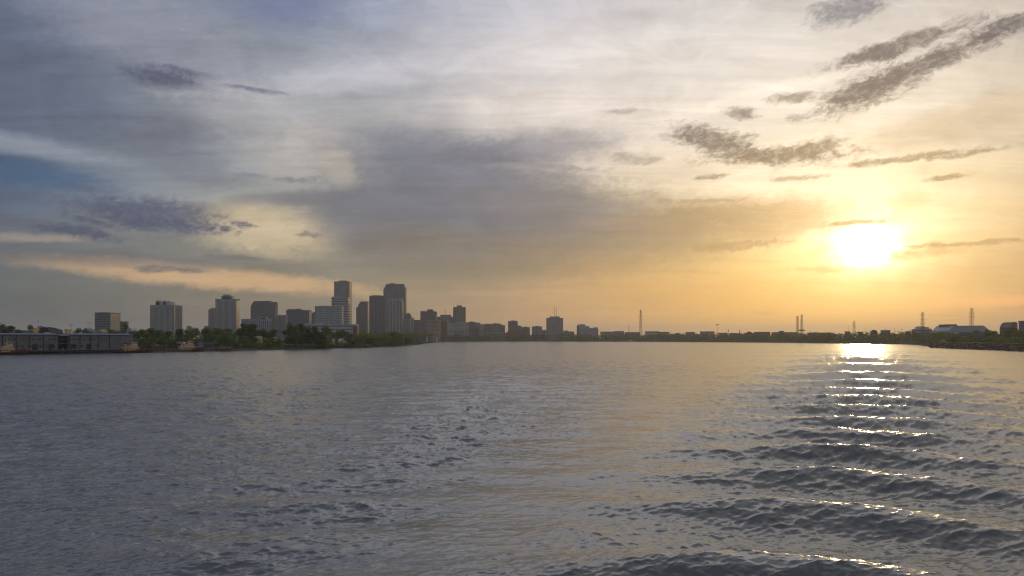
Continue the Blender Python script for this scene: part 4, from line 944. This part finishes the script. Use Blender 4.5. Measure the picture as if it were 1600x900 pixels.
# ------------------------------------------------------------------ trees
def tree_mesh(kind, seed):
    """unit tree: height 1, crown of many small leaf clusters through several boughs"""
    g = random.Random(seed); v, f = [], []
    lobes = []
    if kind == 'round':
        for i in range(13):
            a = g.uniform(0, 6.28); rr_ = g.uniform(.05, .33); z = g.uniform(.18, .86)
            rr_ *= 1 - max(0, z - .6) * 1.6
            lobes.append((rr_ * math.cos(a), rr_ * math.sin(a), z, g.uniform(.11, .19), g.uniform(.08, .13)))
        lobes += [(0, 0, .42, .28, .30), (g.uniform(-.1, .1), 0, .84, .13, .12)]
    elif kind == 'tall':
        for i in range(15):
            a = g.uniform(0, 6.28); z = g.uniform(.2, .92); rr_ = g.uniform(.02, .17) * (1.15 - z * .7)
            lobes.append((rr_ * math.cos(a), rr_ * math.sin(a), z, g.uniform(.07, .12), g.uniform(.07, .13)))
        lobes.append((0, 0, .5, .15, .3))
    elif kind == 'wide':
        for i in range(14):
            a = g.uniform(0, 6.28); rr_ = g.uniform(.1, .62); z = g.uniform(.55, .9) - rr_ * .3
            lobes.append((rr_ * math.cos(a), rr_ * math.sin(a), z, g.uniform(.16, .26), g.uniform(.08, .13)))
        lobes.append((0, 0, .66, .4, .2))
    else:                                 # bush
        for i in range(9):
            a = g.uniform(0, 6.28); rr_ = g.uniform(.1, .5); lobes.append((rr_ * math.cos(a), rr_ * math.sin(a), g.uniform(.2, .7), g.uniform(.2, .35), g.uniform(.18, .3)))
    sz = .026 if kind != 'bush' else .055
    if kind == 'wide': sz = .034
    N = 2300 if kind != 'bush' else 900
    tot = sum(l[3] ** 2 for l in lobes)
    for lx, ly, lz, lr, lh in lobes:
        for _ in range(int(N * lr ** 2 / tot)):
            d = Vector((g.gauss(0, 1), g.gauss(0, 1), g.gauss(0, 1))).normalized(); q = g.uniform(.72, 1.12)
            if g.random() < .12: q *= g.uniform(1.0, 1.25)
            c = Vector((lx + d.x * lr * q, ly + d.y * lr * q, lz + d.z * lh * q))
            nrm = (d + Vector((g.gauss(0, .5), g.gauss(0, .5), g.gauss(0, .5)))).normalized()
            u = nrm.orthogonal().normalized(); w = nrm.cross(u); t = g.uniform(0, 6.28); s_ = sz * g.uniform(.5, 1.3)
            u2 = (u * math.cos(t) + w * math.sin(t)) * s_; w2 = (w * math.cos(t) - u * math.sin(t)) * s_ * .8
            b = len(v); v += [tuple(c - u2), tuple(c + w2), tuple(c + u2), tuple(c - w2)]; f.append((b, b + 1, b + 2, b + 3))
    me = bpy.data.meshes.new('crown'); me.from_pydata(v, [], f); me.update()
    tm = MB(); h0 = .45 if kind != 'tall' else .7
    tm.tube((0, 0, -.06), (0.01, 0, h0), .022, .012, 7)
    for lx, ly, lz, lr, lh in lobes[:8]: tm.tube((0, 0, min(h0, lz * .5)), (lx * .8, ly * .8, lz), .009, .003, 4)
    t = bpy.data.meshes.new('trunk'); t.from_pydata(tm.v, [], tm.f); t.update(); t.materials.append(M['bark'])
    return me, t
PROTO = {}
for kind in ('round', 'tall', 'wide', 'bush'):
    for lf in ('dark', 'mid', 'light', 'grey'):
        for k in range(3 if lf in ('dark', 'mid') else 1):
            pass
def crown(kind, leaf, k):
    key = (kind, leaf, k)
    if key not in PROTO:
        if (kind, k) not in PROTO: PROTO[(kind, k)] = tree_mesh(kind, hash_seed(kind, k))
        me, t = PROTO[(kind, k)]; me = me.copy(); me.name = 'crown'; me.materials.append(M['leaf_' + leaf]); PROTO[key] = (me, t)
    return PROTO[key]
def hash_seed(kind, k): return sum(map(ord, kind)) * 17 + k * 101
tn = 0
def tree(label, px, ytop, wpx, D, kind='round', leaf='dark', base=2.2, group=None, name='tree', cat='tree'):
    global tn
    tn += 1
    H = gz(ytop, D) - base; wd = wpx * D / F * (1.5 if kind != 'bush' else 1.3)
    nat = {'round': .80, 'tall': .42, 'wide': 1.5, 'bush': 1.3}[kind]
    me, t = crown(kind, leaf, tn % 3)
    root = empty(name, (gx(px, D), D, base), rnd.uniform(0, 6.28)); tag(root, label, cat, group)
    root.scale = (wd / nat, wd / nat, H)
    o = bpy.data.objects.new('crown', me); col.objects.link(o); o.parent = root
    if kind != 'bush':
        o = bpy.data.objects.new('trunk', t); col.objects.link(o); o.parent = root
    return root
GG = 'trees of the riverside grove on the left'
TREES = [
 ('big dark tree at the far left edge behind the shed', 3, 504.5, 26, 800, 'round', 'dark'), ('dark tree next to the one at the far left edge', 15, 507, 18, 820, 'round', 'dark'),
 ('low dark tree sloping right behind the left end of the shed', 26, 513.5, 20, 830, 'round', 'dark'), ('small round dark tree left of the thin pole', 47.5, 506, 11, 900, 'round', 'dark'),
 ('pale grey broad tree far behind the dark hipped roof', 73, 507, 30, 1500, 'wide', 'grey'), ('dull tree between the hipped roof and the yellow house', 94, 513.5, 13, 900, 'round', 'dark'),
 ('bushy green tree right of the shed gap pole', 122.5, 511.5, 13, 860, 'round', 'mid'), ('small dark tree between blue house and pinkish house', 141, 517, 9, 830, 'round', 'dark'),
 ('dark broad tree below the slab apartment block', 176, 512.5, 30, 1050, 'wide', 'dark'), ('light green bush like tree above the right part of the shed', 184, 520.5, 13, 730, 'round', 'light'),
 ('tree crown right of the small grey block', 197, 502.5, 9, 1180, 'round', 'grey'), ('fresh green tree near the right end of the shed roof', 199, 521, 15, 720, 'round', 'light'),
 ('dark tree at the right end of the shed', 209, 515.5, 22, 740, 'round', 'dark'), ('mid green tree over the bow of the orange lit tugboat', 222, 513, 18, 760, 'round', 'mid'),
 ('narrow tree below the left edge of the lone fluted tower', 236, 512.3, 14, 800, 'tall', 'mid'), ('dark crown below the middle of the lone fluted tower', 250, 514.5, 18, 850, 'round', 'dark'),
 ('green crown below the right part of the lone fluted tower', 264, 515.5, 17, 790, 'round', 'mid'), ('slim bright creeper covered tree beside the cargo box', 256.5, 523.5, 4.5, 690, 'tall', 'light'),
 ('small pale shoot tree left of the cargo box', 240, 528.5, 6, 695, 'tall', 'light'), ('dark tall tree right of the lone fluted tower', 279, 512.5, 18, 840, 'round', 'dark'),
 ('feathery tree top in the gap between lone fluted tower and hotel', 293, 508, 12, 860, 'round', 'mid'), ('green tree right of the feathery tree top', 307, 511, 16, 830, 'round', 'mid'),
 ('dark tree filling behind the blue roofed shed', 319, 512, 18, 880, 'round', 'dark'), ('green tree over the plain grey shed', 329, 514, 17, 790, 'round', 'mid'),
 ('dark crown under the lower fluted tower', 341, 511.5, 18, 900, 'round', 'dark'), ('dark crown under the tallest hotel tower', 357, 512, 20, 920, 'round', 'dark'),
 ('bright yellow green tree with drooping boughs at the water', 352, 517, 17, 755, 'round', 'light'), ('bright green spreading tree by the short rusty barge', 363, 519, 15, 770, 'round', 'light'),
 ('tall dark tree under the left end of the louvred block', 380, 505.5, 19, 860, 'tall', 'dark'), ('tree with a palm like tip before the louvred block', 394, 505.5, 15, 870, 'tall', 'dark'),
 ('low wide dark tree right of the palm like tip', 411, 511.5, 20, 960, 'wide', 'dark'), ('rounded dark tree before the cut corner block', 427, 513.5, 17, 960, 'round', 'dark'),
 ('mid green tree right below the louvred block', 385, 524, 16, 800, 'round', 'mid'), ('dark green tree left of the low sunlit house', 399, 527, 14, 815, 'round', 'dark'),
 ('yellow green tree below the low sunlit house', 415, 528.5, 13, 820, 'round', 'light'), ('leafy tree under the glowing gable', 437, 529, 13, 835, 'round', 'mid'),
 ('narrow green tree left of the glowing gable', 424, 527.5, 10, 835, 'tall', 'mid'),
 ('very tall dark tree at the left of the tall group before the flat office', 453, 505.5, 16, 860, 'tall', 'dark'), ('very tall tree with yellow side second in the tall group', 461, 508, 13, 850, 'tall', 'mid'),
 ('very tall dark tree in the middle of the tall group', 471, 506, 14, 870, 'tall', 'dark'), ('tall dark tree fourth in the tall group', 482, 510.5, 14, 880, 'tall', 'dark'),
 ('tall narrow tree before the left edge of the gridded block', 492, 509.5, 12, 890, 'tall', 'dark'), ('broad tall tree with two tops before the gridded block', 508, 507.5, 19, 885, 'round', 'mid'),
 ('dark tree leaning below the two topped tree', 500, 519, 16, 875, 'round', 'dark'), ('flat topped dark tree before the long white hall', 534, 512, 19, 1080, 'wide', 'dark'),
 ('brown green low tree below the flat topped dark tree', 522, 519, 13, 1060, 'round', 'dark'), ('dark tree left of the dark red brick block', 548, 521, 14, 960, 'round', 'dark'),
 ('green tree in front of the dark red brick block', 558, 522, 15, 970, 'round', 'mid'), ('green tree right of the dark red brick block', 572, 521, 15, 1020, 'round', 'mid'),
 ('dark low tree over the moored raft', 577, 527, 17, 1000, 'round', 'dark'), ('green tree below the ribbed dark tower', 590, 525.5, 14, 1050, 'round', 'mid'),
 ('round tree standing up before the giant tower', 613, 516.5, 15, 1130, 'round', 'mid'), ('green tree left of the one before the giant tower', 602, 524.5, 13, 1090, 'round', 'mid'),
 ('green tree right of the one before the giant tower', 625, 521.5, 13, 1180, 'round', 'mid'), ('last dark tree before the grassy point', 636, 527, 14, 1230, 'round', 'dark'),
]
for lb, px, y, w_, D, kd_, lf in TREES:
    tree(lb, px, y, w_, D, kd_, lf, group=GG if px > 205 and px < 640 else 'trees behind the wharf shed')
BG = 'waterside bushes below the grove'
BUSH = [(372, 533, 13, 775, 'mid', 'green bush on the bank right of the rusty barge'), (388, 534, 16, 788, 'dark', 'dark bush above the left of the pale quay wall'), (405, 535, 14, 800, 'mid', 'bush above the middle of the pale quay wall'),
        (420, 535, 14, 812, 'dark', 'dark bush above the right of the pale quay wall'), (434, 536, 14, 826, 'mid', 'bush below the glowing gable'), (447, 537, 10, 836, 'dark', 'dark bush left of the tall group foot'),
        (459, 538, 14, 848, 'dark', 'dark bush at the foot of the yellow sided tall tree'), (473, 535, 11, 862, 'light', 'light round bush at the foot of the tall group'), (485, 537, 12, 868, 'mid', 'bush right of the light round bush'),
        (497, 535, 10, 880, 'light', 'pale bush below the two topped tree'), (507, 536, 10, 890, 'light', 'second pale bush below the two topped tree'), (517, 536, 12, 905, 'dark', 'dark bush below the left orange hut'),
        (530, 534, 10, 925, 'light', 'yellow green bush between the two orange huts'), (541, 534, 12, 945, 'mid', 'bush right below the right orange hut'), (552, 532, 12, 965, 'mid', 'bush under the dark red brick block'),
        (564, 531, 12, 985, 'mid', 'leafy bush left of the moored raft'), (586, 531, 10, 1035, 'light', 'yellow bush right of the moored raft'), (598, 531, 12, 1065, 'mid', 'bush below the white ribbed tower'),
        (610, 530, 13, 1100, 'dark', 'dark bush left of the pale stake in the water'), (622, 530, 11, 1140, 'mid', 'bush right of the pale stake in the water'), (633, 531, 12, 1185, 'dark', 'dark bush at the end of the trees'),
        (645, 531.5, 10, 1300, 'mid', 'low bush starting the grassy point'), (656, 533, 11, 1400, 'mid', 'low bush in the middle of the grassy point'), (670, 533.3, 12, 1600, 'mid', 'low scrub towards the tip of the grassy point'),
        (216, 531, 14, 668, 'dark', 'dark bush behind the bow of the orange lit tugboat'), (230, 531, 14, 690, 'dark', 'dark bush behind the cargo box'), (268, 529, 16, 715, 'dark', 'dark bush left of the pale flat roof'),
        (285, 527, 16, 760, 'dark', 'dark bush over the pale flat roof'), (300, 526, 14, 765, 'mid', 'bush over the blue hip roof'), (338, 530, 12, 752, 'mid', 'bush over the right end of the plain grey shed')]
for px, y, w_, D, lf, lb in BUSH:
    tree(lb, px, y, w_, D, 'bush', lf, base=1.2, group=BG, name='bush', cat='bush')
RG = 'trees on the right bank'
RT = [(1432, 521, 14, 1420, 'round', 'mid', 'dim tree before the left end of the pale terraced block'), (1444, 524, 16, 1350, 'round', 'mid', 'dim tree before the right of the pale terraced block'), (1459, 519.5, 16, 1320, 'round', 'mid', 'green tree at the left end of the big pale shed'),
      (1472, 518, 17, 1300, 'round', 'light', 'light tree before the raised monitor of the big shed'), (1486, 518.5, 16, 1250, 'round', 'mid', 'green tree before the middle of the big shed'), (1498, 521, 14, 1200, 'round', 'mid', 'green tree touching the left end of the stacked containers'),
      (1524, 515, 13, 1150, 'round', 'light', 'light tree top above the stacked containers'), (1541, 514.5, 16, 1120, 'round', 'dark', 'dark tree over the right slope of the big shed'), (1551, 516, 13, 1080, 'round', 'dark', 'dark pointed tree left of the mansard roofed house'),
      (1560, 521, 13, 1020, 'round', 'mid', 'green tree at the corner of the mansard roofed house'), (1577, 511, 20, 960, 'round', 'dark', 'large dark round tree hiding the mansard roofed house'), (1592, 514, 18, 940, 'round', 'mid', 'dark green tree below the flat topped apartment house'),
      (1606, 512, 18, 900, 'round', 'dark', 'dark tree cut by the right edge of the photo'), (1550, 524, 18, 960, 'bush', 'light', 'light green bush right of the stacked containers'), (1570, 525.5, 22, 900, 'bush', 'mid', 'green bush below the large dark round tree'),
      (1595, 525, 24, 850, 'bush', 'light', 'light green bush by the right edge on the bank top'), (1508, 528.5, 18, 1000, 'bush', 'mid', 'low bush before the stacked containers'), (1484, 528, 20, 1020, 'bush', 'mid', 'low bush behind the tiny white van'),
      (1462, 528, 18, 1200, 'bush', 'mid', 'low bush on the bank left of the dark point'), (1447, 530, 18, 1260, 'bush', 'dark', 'dark bush sloping down to the dark point'), (1534, 529, 22, 960, 'bush', 'dark', 'dark bush right before the stacked containers')]
for px, y, w_, D, kd_, lf, lb in RT:
    tree(lb, px, y, w_, D, kd_, lf, base=5.6 if D < 1300 else 4.5, group=RG, name='bush' if kd_ == 'bush' else 'tree', cat='bush' if kd_ == 'bush' else 'tree')

# far off tree belt that reads as one mass
def belt():
    g = random.Random(3); v, f = [], []
    pts_ = [(x, y) for x, y, h in SP if (y > 1250 or (x > 500 and y > 1000))]
    pts_ = [p for p in pts_ if not (p[0] < 0 and p[1] < 1700)]
    for (x0, y0), (x1, y1) in zip(pts_[:-1], pts_[1:]):
        L = math.hypot(x1 - x0, y1 - y0); nx, ny = -(y1 - y0) / L, (x1 - x0) / L
        for _ in range(max(1, int(L / 2.0))):
            t = g.random(); off = g.choice((22, 40, 70, 110, 160)) + g.uniform(-8, 8)
            cx, cy = x0 + (x1 - x0) * t + nx * off, y0 + (y1 - y0) * t + ny * off
            n_ = math.sin(cx * .013) + math.sin(cx * .031 + cy * .01) + math.sin(cy * .021)
            Hh = 18.5 + off * .02 + n_ * 1.7 + g.uniform(-4, 3)
            if cy < 1500: Hh *= .6
            r_ = Hh * g.uniform(.4, .75)
            for _ in range(46):
                d = Vector((g.gauss(0, 1), g.gauss(0, 1), g.gauss(0, 1))).normalized() * g.uniform(.6, 1.1)
                c = Vector((cx + d.x * r_, cy + d.y * r_, 3.2 + Hh * .52 + d.z * Hh * .48))
                a = Vector((g.gauss(0, 1), g.gauss(0, 1), g.gauss(0, 1))).normalized() * g.uniform(1.0, 2.4); b_ = a.orthogonal().normalized() * a.length * .8
                k = len(v); v += [tuple(c - a), tuple(c + b_), tuple(c + a), tuple(c - b_)]; f.append((k, k + 1, k + 2, k + 3))
    me = bpy.data.meshes.new('tree_belt'); me.from_pydata(v, [], f); me.update()
    return link('tree_belt', me, M['leaf_dark'])
tag(belt(), 'low dark belt of far trees running along the far levee', 'trees', kind='stuff')
# loose stone on the right point
def rocks():
    g = random.Random(9); q = MB()
    for (x, y, h) in [p for p in SP if p[0] > 400 and 400 < p[1] < 1000]:
        for _ in range(26):
            s_ = g.uniform(.5, 1.3); t = g.random(); cx = x + g.uniform(-11, 11) + t * 5; cy = y + g.uniform(-11, 11) + t * 2; cz = max(-.2, h * t * .9)
            q.add([(cx + s_ * a * g.uniform(.6, 1), cy + s_ * b * g.uniform(.6, 1), cz + s_ * c * g.uniform(.4, .8)) for a, b, c in ((-1, -1, -1), (1, -1, -1), (1, 1, -1), (-1, 1, -1), (-1, -1, 1), (1, -1, 1), (1, 1, 1), (-1, 1, 1))],
                  [(0, 3, 2, 1), (4, 5, 6, 7), (0, 1, 5, 4), (1, 2, 6, 5), (2, 3, 7, 6), (3, 0, 4, 7)])
    return q.build('riprap', M['riprap'])
tag(rocks(), 'dark loose stone facing of the right bank', 'stones', kind='stuff')
# moored raft and stake
rf = empty('raft', (gx(572, 985), 985, 0), .5); tag(rf, 'small dark raft with a frame roof moored under the low dark tree', 'raft')
MB().box(-4, 4, -2, 2, -.2, .8).build('float', M['timber'], rf)
for sx in (-1, 1):
    for sy in (-1, 1): MB().tube((sx * 3.6, sy * 1.7, .8), (sx * 3.6, sy * 1.7, 4.2), .12).build('post', M['pale_metal'], rf)
MB().box(-4.2, 4.2, -2.1, 2.1, 4.2, 4.5).build('roof', M['pale_metal'], rf)
pole(630.8, 530.5, 1130, 'pale thin stake standing in the water before the last trees', .28, -1, mat='pale_metal', name='stake', cat='stake')

# ------------------------------------------------------------------ haze
HAZE_DENSITY = 7.5e-5
hz = MB().box(-17500, 17500, -6000, 17500, -2.0, 235).build('haze', None)
hm = bpy.data.materials.new('haze'); hm.use_nodes = True
T = NT(hm.node_tree); T.n.clear()
pv = T.new('ShaderNodeVolumePrincipled'); pv.inputs['Color'].default_value = (.93, .93, .93, 1); pv.inputs['Density'].default_value = HAZE_DENSITY; pv.inputs['Anisotropy'].default_value = .55
T.l.new(pv.outputs[0], T.new('ShaderNodeOutputMaterial').inputs['Volume'])
hz.data.materials.append(hm); tag(hz, 'thin warm evening haze over the river and the city', 'haze', kind='stuff')
